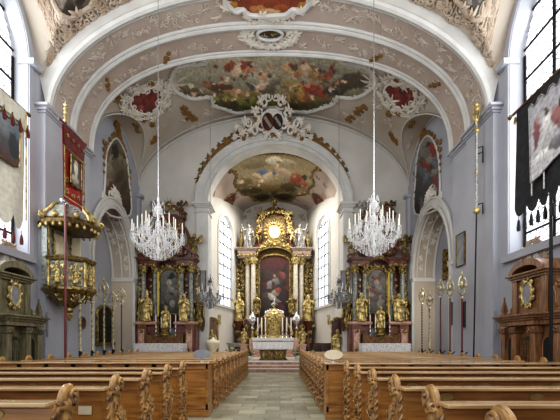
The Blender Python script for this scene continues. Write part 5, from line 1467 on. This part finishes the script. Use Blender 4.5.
bb = [(8.4, -zt+.8, .2, .25, 0, '#6f7a82'), (8.5, -zt+1.3, .3, .12, 20, '#6b1f1a'), (8.25, -zt+1.1, .15, .3, 0, '#2f343b'), (8.6, -zt+.7, .14, .1, 0, '#a89a8a')]
painted('picture', poly, lambda a, b: Vector((.07, a-yb, -b)), painter([(0, '#8a8f92'), (.6, '#4a4c4e'), (1, '#4b1d18')], bb, nscale=2.5, warp=.05), .03, t)
mb = MB(B); mb.tube([(X+.07, a, -b) for a, b in poly], .02, 5, closed=True); mb.build('picture_frame', M['gold'], t)
mb = MB(B); mb.tube([(X, ya-.1, zt+.03), (X, yb+.1, zt+.03)], .03, 7); mb.ball((X, yb+.14, zt+.02), (.05, .07, .05), 8, 6); mb.build('crossbar', M['woodd'], t)
mb = MB(B); mb.tube([(X-.06, 7.55, 0), (X-.06, 7.55, zt+.1)], .035, 8); mb.build('pole', M['woodd'], t)
# black banner right
X = 5.98; ya, yb = 6.75, 350*5.98/236.5
t = thing('processional_banner', 'black velvet banner with a pale painted scene and tassels, right window', 'banner', (X, yb, 0))
B = Matrix.Translation((-X, -yb, 0)); zt = H+228*yb/350; zb = H+131*yb/350
mb = MB(B); banner_sheet(mb, X, ya, yb, zb, zt, tongues=6, tl=.22, amp=.035); mb.build('cloth', M['blackcloth'], t)
poly = [(yb-.55, -zt+.05+.2)]+[(yb-.55-(1.3)*k/16, -zt+.2+(.1 if (k//2) % 2 else 0)) for k in range(1, 16)]+[(yb-1.85, -zt+.2), (yb-1.9, -zt+1.7), (yb-1.3, -zt+1.85), (yb-.9, -zt+2.0), (yb-.62, -zt+2.05)]
zt_ = zt
bb = [(yb-.78, -zt+1.0, .1, .35, 0, '#8d5558'), (yb-.85, -zt+.7, .06, .08, 0, '#c9a593'), (yb-1.1, -zt+1.1, .14, .4, 0, '#d5d2cd'), (yb-1.1, -zt+.65, .06, .08, 0, '#5c4a42'), (yb-1.45, -zt+1.0, .16, .3, 30, '#9a6a68'), (yb-1.5, -zt+.7, .08, .1, 0, '#4a3f3c'),
      (yb-1.0, -zt+1.6, .3, .14, 0, '#e2e0dc'), (yb-1.4, -zt+1.5, .25, .14, 0, '#7f7d80')]
painted('picture', poly, lambda a, b: Vector((-.07, a-yb, -b)), painter([(0, '#9d9c9f'), (1, '#b9b7b8')], bb, nscale=2.5, warp=.08, var=.5), .03, t)
mb = MB(B); mb.tube([(X-.08, a, -b) for a, b in poly], .018, 5, closed=True)
for y in (yb-.62, yb-1.0): mb.tube([(X-.06, y, zb+.1), (X-.06, y, zb+.95)], .02, 5)
mb.build('silver_trim', M['silvery'], t)
for k in range(8): mb = MB(B); tassel(mb, X, yb-.08-.22*k, zb-.28, .24, .032); mb.build('tassel', M['black'], t)
mb = MB(B); mb.tube([(X, ya-.1, zt+.03), (X, yb+.12, zt+.03)], .035, 7); mb.build('crossbar', M['woodd'], t)
mb = MB(B); mb.tube([(X, yb+.12, zt+.03), (X, yb+.22, zt+.03)], [.03, .06], 8); mb.ball((X, yb+.24, zt+.03), .06, 8, 6); mb.tube([(X, yb+.03, zt-.1), (X, yb+.03, zt-.25)], [.03, .05], 6); mb.build('end_knob', M['gold'], t)
mb = MB(B); py_ = 350*6.05/271; mb.tube([(X+.07, py_, 0), (X+.07, py_, zt+.1)], .036, 8); mb.build('pole', M['black'], t)

# ================================================================ PROCESSIONAL STAFFS on the pew ends
def staff(px, ytop, X, kind, label, headh, m='redpole', ybot=352):
    Y = X*350/(px-280); zt = H+(341-ytop)*Y/350
    t = thing('processional_staff', label, 'staff', (X, Y, 0), group=None)
    headh *= 1.25; zh = zt-headh
    mb = MB()
    if kind == 'twist':
        for q in (0, 2.1, 4.2): mb.tube([(.02*math.cos(z*12+q), .02*math.sin(z*12+q), z) for z in [i*.04 for i in range(int(zh/.04))]], .018, 5)
        mb.build('shaft', M['goldp'], t)
    elif kind == 'beads':
        mb.tube([(0, 0, 0), (0, 0, zh)], .016, 6)
        for k in range(int((zh-1)/.12)): mb.ball((0, 0, 1+.12*k), (.035, .035, .045), 7, 5)
        mb.build('shaft', M['goldd'], t)
    else:
        mb.lathe([(.028, 0), (.026, zh)], (0, 0, 0), 9); mb.build('shaft', M[m], t)
    mb = MB(); c = zh+headh*.5; s = headh
    mb.lathe([(.02, 0), (.07, .03), (.03, .1), (.05, .14)], (0, 0, zh-.05), 8)
    for k in range(4):
        a = PI/2*k+.4
        mb.tube([(r*math.cos(a), r*math.sin(a), c+dz) for r, dz in ((.02, -s*.42), (.12, -s*.3), (.17, 0), (.11, s*.22), (.02, s*.3))], .022, 6)
        mb.ball((.15*math.cos(a), .15*math.sin(a), c-s*.05), (.04, .04, .07), 6, 5)
    mb.ball((0, 0, c), (.07, .07, s*.18), 9, 7); mb.ball((0, 0, zt-s*.16), (.05, .05, .05), 8, 6)
    mb.tube([(0, 0, zt-s*.16), (0, 0, zt)], [.03, .006], 6); mb.tube([(-.06, 0, zt-s*.06), (.06, 0, zt-s*.06)], .012, 5)
    mb.build('head', M['goldp'], t)
    mb = MB(); mb.tube([(0, 0, 1.0), (0, 0, 1.25)], .04, 8); mb.tube([(.0, -.02, 1.1), (.08, -.1, 1.15), (.13, -.08, 1.2)], .02, 6); mb.build('holder', M['black'], t)
    return t
OX = -6.62; OR = 6.12
staff(80, 281, OX, 'twist', 'twisted gilt processional staff left, just right of the red pole', .55)
staff(92, 285, OX, 'twist', 'gilt staff with small lantern head, in front of the arched niche edge', .5)
staff(104, 277, OX, 'twist', 'tallest gilt staff in front of the dark arched niche', .7)
staff(113, 290, OX, 'twist', 'gilt staff with ring shaped crosier head, right of the dark niche', .6)
staff(121.5, 286, OX, 'plain', 'dark red staff with slim gilt head, beside the left side altar', .6)
staff(422, 286, OR, 'beads', 'dark beaded staff with gilt head, nearest the right side altar', .6)
staff(429.5, 291, OR, 'twist', 'thin twisted staff with crosier head, second from the right side altar', .55)
staff(440.5, 279, OR, 'plain', 'red staff with open gilt crown head, middle of the right row', .55)
staff(450, 277, OR, 'plain', 'red staff with gilt lantern head, right of the middle one', .6)
staff(462, 271, OR, 'plain', 'tallest red staff with gilt lantern head, before the dark wall panel', .72)
# long candle pole at the right pilaster
X = 6.5; Y = X*350/193; t = thing('candle_pole', 'very tall silver and gilt candle pole standing at the right pilaster', 'pole', (X, Y, 0))
zt = H+(341-104)*Y/350
MB().tube([(0, 0, 0), (.12, 0, zt-3.6)], .024, 8).build('shaft', M['black'], t)
mb = MB(); mb.lathe([(.04, 0), (.05, .3), (.045, 1.6), (.05, 2.9)], (.12, 0, zt-3.6), 8, .15, 4); mb.build('silver_sleeve', M['silvery'], t)
mb = MB()
for z, r in ((zt-3.6, .12), (zt-2.3, .07), (zt-.9, .1), (zt-.2, .13), (zt-.05, .1), (zt-.55, .08)): mb.ball((.12, 0, z), (r, r, r*.9), 8, 6)
for k in range(6):
    a = k*1.05; mb.tube([(.12, 0, zt-.7), (.12+.12*math.cos(a), .12*math.sin(a), zt-.35), (.12, 0, zt)], .02, 5)
mb.build('gilt_mounts', M['goldb'], t)
mb = MB()
for z in (zt-1.5, zt-1.7, zt-3.4): mb.tube([(.12, 0, z), (.3, -.05, z+.05), (.3, -.05, z-.3)], .025, 5)
mb.build('ribbons', M['black'], t)
# ================================================================ CHANDELIERS
M['crystalg'] = mat('smoky_crystal_and_metal', '#8d9096', '#5d6066', 12, .15, .4)
def chandelier(loc, top, label, W, Hh, n1, n2, group=None, name='crystal_chandelier', mm='crystal'):
    t = thing(name, label, 'chandelier', loc, 0, group)
    s = W/1.6; rg = random.Random(3)
    mb = MB(); h = Hh
    mb.lathe([(.01, -.38*h), (.05*s, -.37*h), (.02*s, -.34*h), (.09*s, -.26*h), (.03*s, -.18*h), (.07*s, -.08*h), (.03*s, 0), (.035*s, .1*h), (.08*s, .18*h), (.03*s, .24*h), (.03*s, .3*h), (.13*s, .36*h), (.15*s, .39*h), (.05*s, .44*h), (.02*s, .5*h), (.04*s, .54*h), (.01, .6*h)], (0, 0, 0), 12)
    mb.build('glass_stem', M[mm], t)
    MB().tube([(0, 0, .58*h), (0, 0, top-loc[2])], .012 if W > 1 else .008, 5).build('suspension_wire', M['silver'], t)
    specs = [(n1, .5*W, -.1*h, -.02*h), (n2, .31*W, -.02*h, .1*h)]
    cr = MB()
    def pend(p, L, sz):
        z = p[2]
        k = max(1, int(L/(sz*2.6)))
        for i in range(k): cr.octa((p[0], p[1], z-sz*2.4*(i+.5)), sz*(.6 if i < k-1 else .9), sz*(.9 if i < k-1 else 1.5))
    for (n, r, z0, z1) in specs:
        for i in range(n):
            a = 2*PI*i/n+(.3 if r < .4*W else 0); ca, sa = math.cos(a), math.sin(a)
            am = MB(); q = [(.0, z0+.04*h), (.2, z0+.08*h), (.45, z0-.06*h), (.7, z0-.10*h), (.92, z0-.03*h), (1, z1)]
            q = smoothpoly(q, 3, False)
            am.tube([(r*u*ca, r*u*sa, z) for u, z in q], .013*s, 6)
            am.lathe([(.01*s, -.0), (.055*s, .025), (.06*s, .04)], (r*ca, r*sa, z1), 10); arm = am.build('arm', M[mm], t)
            c = MB(); c.lathe([(.016*s, .03), (.016*s, .03+.17*h), (.004, .045+.17*h)], (r*ca, r*sa, z1), 7); c.build('candle', M['candle'], t)
            for j in range(6):
                b_ = 2*PI*j/6; pend((r*ca+.06*s*math.cos(b_), r*sa+.06*s*math.sin(b_), z1+.02), .15*h, .021*s)
            for u in (.3, .5, .75): pend((r*u*ca, r*u*sa, z0-.07*h*u), rg.uniform(.1, .2)*h, .018*s)
            # swag to the neighbour
            a2 = 2*PI*(i+1)/n+(.3 if r < .4*W else 0)
            for j in range(1, 9):
                u = j/9; x = r*(ca*(1-u)+math.cos(a2)*u); y = r*(sa*(1-u)+math.sin(a2)*u)
                cr.octa((x, y, z1-.02-.09*h*math.sin(PI*u)), .014*s, .022*s)
            # chains up to the crown ring
            for j in range(1, 12):
                u = j/12; zz = z1+.02+(.34*h-z1)*u**1.8
                cr.octa((r*ca*(1-u)*.9+.1*s*ca*u, r*sa*(1-u)*.9+.1*s*sa*u, zz), .012*s, .02*s)
    for i in range(20):
        a = 2*PI*i/20
        for rr, zz, L in ((.46*W, -.1*h, .12), (.41*W, -.14*h, .13), (.35*W, -.17*h, .14), (.29*W, -.21*h, .13), (.22*W, -.24*h, .13), (.15*W, -.28*h, .13), (.07*W, -.31*h, .12), (.14*s, .37*h, .12), (.08*s, .2*h, .12), (.1*s, .08*h, .14), (.2*W, -.08*h, .16), (.42*W, -.05*h, .1)):
            pend((rr*math.cos(a), rr*math.sin(a), zz+rg.uniform(-.01, .01)), L*h, .02*s)
    for i in range(5):       # small sprays on the crown
        a = 2*PI*i/5+.2; cr.tube([(.02*math.cos(a), .02*math.sin(a), .36*h), (.16*s*math.cos(a), .16*s*math.sin(a), .5*h), (.2*s*math.cos(a), .2*s*math.sin(a), .42*h)], .01*s, 5)
        pend((.2*s*math.cos(a), .2*s*math.sin(a), .42*h), .12*h, .022*s)
    cr.build('crystal_pendants', M[mm], t, smooth=False)['kind'] = 'stuff'
    return t
chandelier((-3.9, 11.2, 5.0), 12.6, 'large crystal chandelier hanging left, before the left side altar', 1.55, 2.05, 12, 8)
chandelier((2.95, 11.0, 5.08), 12.7, 'large crystal chandelier hanging right, before the right side altar', 1.55, 2.05, 12, 8)
chandelier((-3.25, 16.3, 3.75), 13.6, 'small metal and crystal chandelier beside the left pier of the chancel arch', 1.15, 1.6, 8, 4, name='small_chandelier', mm='crystalg')
chandelier((2.75, 16.3, 3.75), 13.6, 'small metal and crystal chandelier beside the right pier of the chancel arch', 1.15, 1.6, 8, 4, name='small_chandelier', mm='crystalg')

# ================================================================ CHANCEL FURNISHING
t = thing('altar_table', "freestanding altar with a marble base in front of the high altar", 'altar', (-.4, 20.6, .475))
mb = MB(); mb.prism([(-.85, 0), (.85, 0), (.72, .12), (.8, .6), (-.8, .6), (-.72, .12)], PX, -.35, .35); mb.build('base', M['goldd'], t, bevel=.02)
mb = MB()
for s in (-1, 1): leafy(mb, lambda a, b, h=0: PX(a, b, .36+h), [(s*.2, .3), (s*.5, .3)], .16, .025, random.Random(2))
mb.build('relief', M['gold'], t)
MB().box(-1.15, 1.15, -.5, .5, .6, 1.26).build('table_block', M['palem'], t, bevel=.01)
mb = MB(); mb.box(-1.2, 1.2, -.55, .55, 1.27, 1.29)
mb.grid(lambda u, v: Vector((-1.2+2.4*u+(.06-.12*u)*v, -.555-.015*math.sin(u*60)*v, 1.29-(.62+.03*abs(math.sin(u*40)))*v)), 90, 6)
for s in (-1, 1): mb.grid(lambda u, v: Vector((s*(1.2-.05*v), -.55+1.1*u, 1.29-.62*v)), 20, 3)
c = mb.build('altar_cloth', M['linen']); c.location = (-.4, 20.6, .475); tag(c, 'white pleated cloth with gold fringe over the freestanding altar', 'altar cloth')
mb = MB(); mb.tube([(-1.18+2.36*i/70, -.585, 1.09+.012*math.sin(i*.9)) for i in range(71)], .02, 5); mb.build('gold_fringe', M['gold'], c)
for px, lr in ((244, 'left'), (302.5, 'right')):
    x = (px-280)*20.9/350
    t = thing('pink_pedestal', f'pink marble pedestal {lr} of the freestanding altar', 'pedestal', (x, 20.9, .475))
    MB().box(-.24, .24, -.24, .24, 0, .12).box(-.19, .19, -.19, .19, .12, .82).box(-.24, .24, -.24, .24, .82, .92).build('block', M['pinkm'], t, bevel=.015)
    statue('bust_statue', f'gilded half figure on the pink pedestal {lr} of the altar', 'statue', 'pray' if lr == 'left' else 'open', M['goldb'], (x, 20.9, 1.395), .95)
# saint figures in upright marbled shrines on both chancel walls
for px, lr, m_ in ((212.5, 'left', 'conf'), (337, 'right', 'darkred')):
    Y = 20.05 if lr == 'left' else 20.05; x = (px-280)*Y/350; g = 1 if lr == 'left' else -1
    t = thing('standing_shrine', f'tall arched marbled shrine with gilt edge, {lr} pier of the chancel', 'shrine', (x, Y, .475))
    mb = MB(); mb.prism(arch_pts(0, .33, 2.1, .3, .25), PX, -.1, .12); mb.box(-.42, .42, -.3, .2, 0, .28); mb.build('back', M[m_], t, bevel=.015)
    mb = MB(); f = arch_pts(0, .33, 2.1, .3, .3); mb.tube([PX(a, b, .13) for a, b in f], .045, 6); leafy(mb, lambda a, b, h=0: PX(a, b, .16+h), f[::3], .08, .022, random.Random(3)); mb.build('gilt_edge', M['gold'], t)
    statue('saint_statue', f'gilded statue in the arched shrine at the {lr} chancel pier', 'statue', 'pray' if g > 0 else 'staff', M['goldb'], (x, Y-.22 if False else Y-.25, .76), 1.5, mirror=g < 0)
for px, lr in ((202.5, 'left'), (343.5, 'right')):
    p = onY(px, 322, 19.3)
    t = thing('wall_plaque', f'slender dark oval plaque on the {lr} pier of the chancel arch', 'plaque', tuple(p))
    mb = MB(); mb.prism([(.11*math.cos(2*PI*i/20), .5*math.sin(2*PI*i/20)) for i in range(20)], PX, -.02, .03); mb.build('board', M['woodd'], t)
    mb = MB(); mb.tube([PX(.12*math.cos(2*PI*i/20), .52*math.sin(2*PI*i/20), .03) for i in range(20)], .022, 5, closed=True); mb.ball((0, -.03, .58), .06, 8, 5); mb.build('frame', M['goldd'], t)
    p = onY(px+(0.5 if lr == 'left' else 0), 281, 19.3)
    t = thing('framed_picture', f'tall narrow gilt framed picture on the {lr} pier of the chancel arch', 'picture', tuple(p))
    MB().box(-.13, .13, -.03, .02, -.55, .55).build('panel', M['bluec'], t)
    mb = MB(); mb.tube([PX(a, b, .03) for a, b in ((-.15, -.57), (.15, -.57), (.15, .57), (-.15, .57))], .03, 6, closed=True); mb.build('frame', M['goldd'], t)
# white cube and round stool left, benches right, credence table
def stand(name, label, cat, x, y, parts):
    t = thing(name, label, cat, (x, y, .475))
    for nm, mm, mb in parts: mb.build(nm, M[mm], t, bevel=.01)
    return t
stand('baptismal_font', 'cream round font with white lid at the left chancel pier', 'font', -3.65, 19.05, [('bowl', 'cream', MB().lathe([(.3, 0), (.3, .1), (.18, .2), (.18, .6), (.36, .85), (.38, 1.0), (.36, 1.02)], (0, 0, 0), 20)), ('lid', 'candle', MB().lathe([(.36, 1.02), (.34, 1.12), (.1, 1.2), (.04, 1.3)], (0, 0, 0), 20))])
mb = MB(); 
for a in (-.3, .3):
    for b in (-.18, .18): mb.tube([(a, b, 0), (a*.9, b*.9, .9)], .03, 6)
stand('credence_table', 'small green marbled side table in the left of the chancel', 'table', -2.85, 21.6, [('top', 'greym', MB().box(-.42, .42, -.28, .28, .9, .98).box(-.36, .36, -.22, .22, .75, .9)), ('legs', 'goldd', mb)])
for x, y, lab in ((2.35, 21.4, 'dark wooden prayer bench in the right of the chancel, nearer the altar'), (2.75, 20.6, 'dark wooden prayer bench at the right chancel wall')):
    stand('prayer_bench', lab, 'bench', x, y, [('seat', 'woodd', MB().box(-.3, .3, -.2, .2, .42, .48)), ('back', 'woodd', MB().box(-.3, .3, .16, .2, .48, .98)), ('side', 'woodd', MB().box(-.3, -.25, -.2, .2, 0, .62)), ('side', 'woodd', MB().box(.25, .3, -.2, .2, 0, .62))])
def flowers(x, y, z, w, h, label, seed):
    t = thing('flower_arrangement', label, 'flowers', (x, y, z)); rg = random.Random(seed)
    MB().lathe([(.08, 0), (.14, .1), (.16, .22), (.14, .25)], (0, 0, 0), 12).build('vase', M['palem'], t)
    lf = MB(); fl = MB()
    for i in range(60):
        a = rg.uniform(0, 2*PI); r = w*math.sqrt(rg.random()); zz = .2+h*rg.uniform(.2, 1)*(1-.5*r/w)
        p = Vector((r*math.cos(a), r*math.sin(a), zz)); lf.tube([(0, 0, .2), p*.6+Vector((0, 0, .05)), p], [.006, .008, .004], 3)
        q = p+Vector((rg.uniform(-.06, .06), rg.uniform(-.06, .06), rg.uniform(-.05, .05))); lf.add([p, p+Vector((.05, 0, .02)), q+Vector((0, 0, .06)), p+Vector((-.04, .02, .03))], [(0, 1, 2, 3)])
        if i % 2 == 0:
            for k in range(5): b_ = 2*PI*k/5; fl.ball(p+Vector((.028*math.cos(b_), .028*math.sin(b_), .01)), (.025, .025, .015), 5, 4)
    lf.build('foliage', M['leaf'], t); fl.build('blossoms', M['petal'], t)
flowers(-2.75, 19.3, .475, .4, .7, 'white flower arrangement on the chancel floor left, behind the pews', 1)
flowers(-1.75, 19.9, .475, .32, .6, 'white flowers on the floor between left pedestal and altar', 2)
flowers(1.0, 19.9, .475, .34, .6, 'white flowers on the floor between altar and right pedestal', 3)
flowers(1.7, 19.3, .475, .3, .5, 'low flower arrangement beside the right pew block end', 4)
for px, y_, lr in ((252.6, 319, 'left'), (296.5, 319, 'right')):  # shell urns added where a bright reflection shows
    p = onY(px, 324, 25.6)
    t = thing('glint_urn', f'added silvery shell urn standing for a bright reflection, {lr} of the gilded tabernacle', 'glint_urn', (p.x, p.y, p.z-.35))
    mb = MB(); mb.lathe([(.2, 0), (.1, .08), (.06, .25), (.2, .4), (.34, .6), (.3, .85), (.12, 1.05), (.02, 1.2)], (0, 0, 0), 14, .08, 7); mb.build('shell', M['silver'], t)
    mb = MB(); mb.lathe([(.26, -.7), (.2, -.6), (.16, -.1), (.24, 0)], (0, 0, 0), 12); mb.build('pedestal', M['gold'], t)

# ================================================================ PICTURES AND FITTINGS ON THE SIDE WALLS
def wallframe(side, px0, px1, py0, py1, X, label, name='framed_picture', m='bluec', fm='goldd', cat='picture', oval_=False):
    a, b = onX(px0, py0, X), onX(px1, py1, X); g = 1 if side == 'left' else -1
    c = (a+b)/2; hw = abs(a.y-b.y)/2; hh = abs(a.z-b.z)/2
    t = thing(name, label, cat, (X, c.y, c.z))
    P = lambda u, v, h=0: Vector((g*h, u, v))
    poly = [(hw*math.cos(2*PI*i/20), hh*math.sin(2*PI*i/20)) for i in range(20)] if oval_ else [(-hw, -hh), (hw, -hh), (hw, hh), (-hw, hh)]
    mb = MB(); mb.prism(poly, P, .0, .04); mb.build('panel', M[m], t)
    mb = MB(); mb.tube([P(u, v, .04) for u, v in poly], .035, 6, closed=True); mb.build('frame', M[fm], t)
    return t
wallframe('right', 457.5, 465.5, 236, 264, XR-.15, 'grey painting in a thin gilt frame beside the right side arch')
wallframe('right', 463.5, 467, 302, 327, XR-.15, 'narrow dark wall panel low on the right pier', 'wall_panel', 'dark', 'woodd', 'panel')
wallframe('right', 453, 455, 302, 325, XR-.05, 'narrow brown framed panel behind the right staffs', 'wall_panel', 'woodd', 'woodd', 'panel')
wallframe('left', 79, 84.5, 317, 329, XL+.15, 'small brown oval plaque on the wall under the pulpit', 'wall_plaque', 'woodd', 'conf', 'plaque', True)
def slim(side, px, py0, py1, X, label):
    a, b = onX(px, py0, X), onX(px, py1, X); g = 1 if side == 'left' else -1
    mb = MB(); mb.tube([(0, 0, 0), (0, 0, a.z-b.z)], .03, 7); o = mb.build('wall_conduit', M['bluec']); o.location = (X+g*.03, a.y, b.z); tag(o, label, 'conduit')
slim('left', 46.5, 312, 337, XL+.26, 'short grey vertical tube on the left wall beside the confessional')
slim('right', 496.5, 311, 336, XR-.26, 'short grey vertical tube on the right wall beside the confessional')
# dark arched window at the back of the left niche, gold altar piece at the back of the right one
t = thing('arched_shrine', 'dark arched glazed shrine with gilt frame at the back of the left side arch', 'shrine', (XL-1.08, 17.72, 1.5))
ap = arch_pts(0, .76, 1.35, .5, 0); P = lambda u, v, h=0: Vector((h, u, v))
mb = MB(); mb.prism(ap, P, 0, .05); mb.build('pane', M['dark'], t)
mb = MB(); mb.tube([P(a, b, .07) for a, b in ap], .07, 7); mb.box(-.02, .2, -.85, .85, -.12, 0); mb.build('frame', M['gold'], t)
mb = MB()
for k in range(4): mb.tube([P(-.45+.3*k, 0, .06), P(-.45+.3*k, 1.6, .06)], .02, 4)
for k in range(4): mb.tube([P(-.74, .35*k+.2, .06), P(.74, .35*k+.2, .06)], .02, 4)
mb.build('grille', M['net'], t)
p = onX(449, 262, XR+1.0)
t = thing('gilt_icon', 'dark and gold carved icon at the back of the right side arch', 'icon', tuple(p))
mb = MB(); mb.box(-.06, .06, -.55, .55, -.8, .6); mb.build('panel', M['woodd'], t)
mb = MB(); leafy(mb, lambda u, v, h=0: Vector((-.06-h, u, v)), [(u, v) for u in (-.3, 0, .3) for v in (-.6, -.2, .2, .5)], .2, .05, random.Random(1)); mb.build('carving', M['gold'], t)
p = onX(126, 328, XL+.3)
mb = MB(); mb.box(0, .03, -.3, .3, -.35, .35); o = mb.build('wall_notice', M['bluec']); o.location = (XL+.0, 18.95, 2.2); tag(o, 'grey square notice on the wall beside the left side altar', 'notice')
# ================================================================ CAMERA AND LIGHT
cam = bpy.data.cameras.new('camera'); co = bpy.data.objects.new('camera', cam); C.objects.link(co)
co.location = (0, 0, H); co.rotation_euler = (PI/2, 0, 0)
cam.sensor_width = 36; cam.lens = F*36/560; cam.shift_x = 0; cam.shift_y = (341-210)/560
cam.clip_end = 200
sc.camera = co
w = bpy.data.worlds.new('world'); sc.world = w; w.use_nodes = True
bg = w.node_tree.nodes['Background']; bg.inputs[0].default_value = (.83, .88, 1, 1); bg.inputs[1].default_value = 1.0
def area(name, loc, rot, sx, sy, e, col=(1, 1, 1)):
    l = bpy.data.lights.new(name, 'AREA'); l.shape = 'RECTANGLE'; l.size = sx; l.size_y = sy; l.energy = e; l.color = col
    o = bpy.data.objects.new(name, l); C.objects.link(o); o.location = loc; o.rotation_euler = rot
    return o
area('window_daylight', (XL-.4, 8.5, 8), (0, R(-90), 0), 7, 4.4, 380, (.9, .95, 1))
area('window_daylight', (XR+.4, 8.5, 8), (0, R(90), 0), 7, 4.4, 330, (.9, .95, 1))
area('chancel_fill', (-.3, 23.6, 11.6), (R(0), 0, 0), 3.5, 4, 560, (1, .96, .9))  # fill lamp added under the vault to brighten the chancel
area('rear_fill', (0, 2.0, 9), (R(68), 0, 0), 12, 6, 500, (1, .97, .93))  # unseen fill lamp added high over the near pews
area('side_arch_fill', (XR+.7, 15.3, 4.2), (0, R(60), R(-60)), 0.7, 2.5, 85, (1, .97, .9))  # lamp added inside the right arch to lift its jamb and soffit
area('side_arch_fill', (XL-.7, 15.3, 4.2), (0, R(-60), R(60)), 0.7, 2.5, 35, (1, .97, .92))  # weaker lamp added inside the left arch
sc.view_settings.view_transform = 'Standard'
sc.view_settings.look = 'Medium High Contrast'
sc.view_settings.exposure = 0.2
sc.cycles.use_denoising = True
sc.cycles.max_bounces = 6
sc.cycles.sample_clamp_indirect = 6
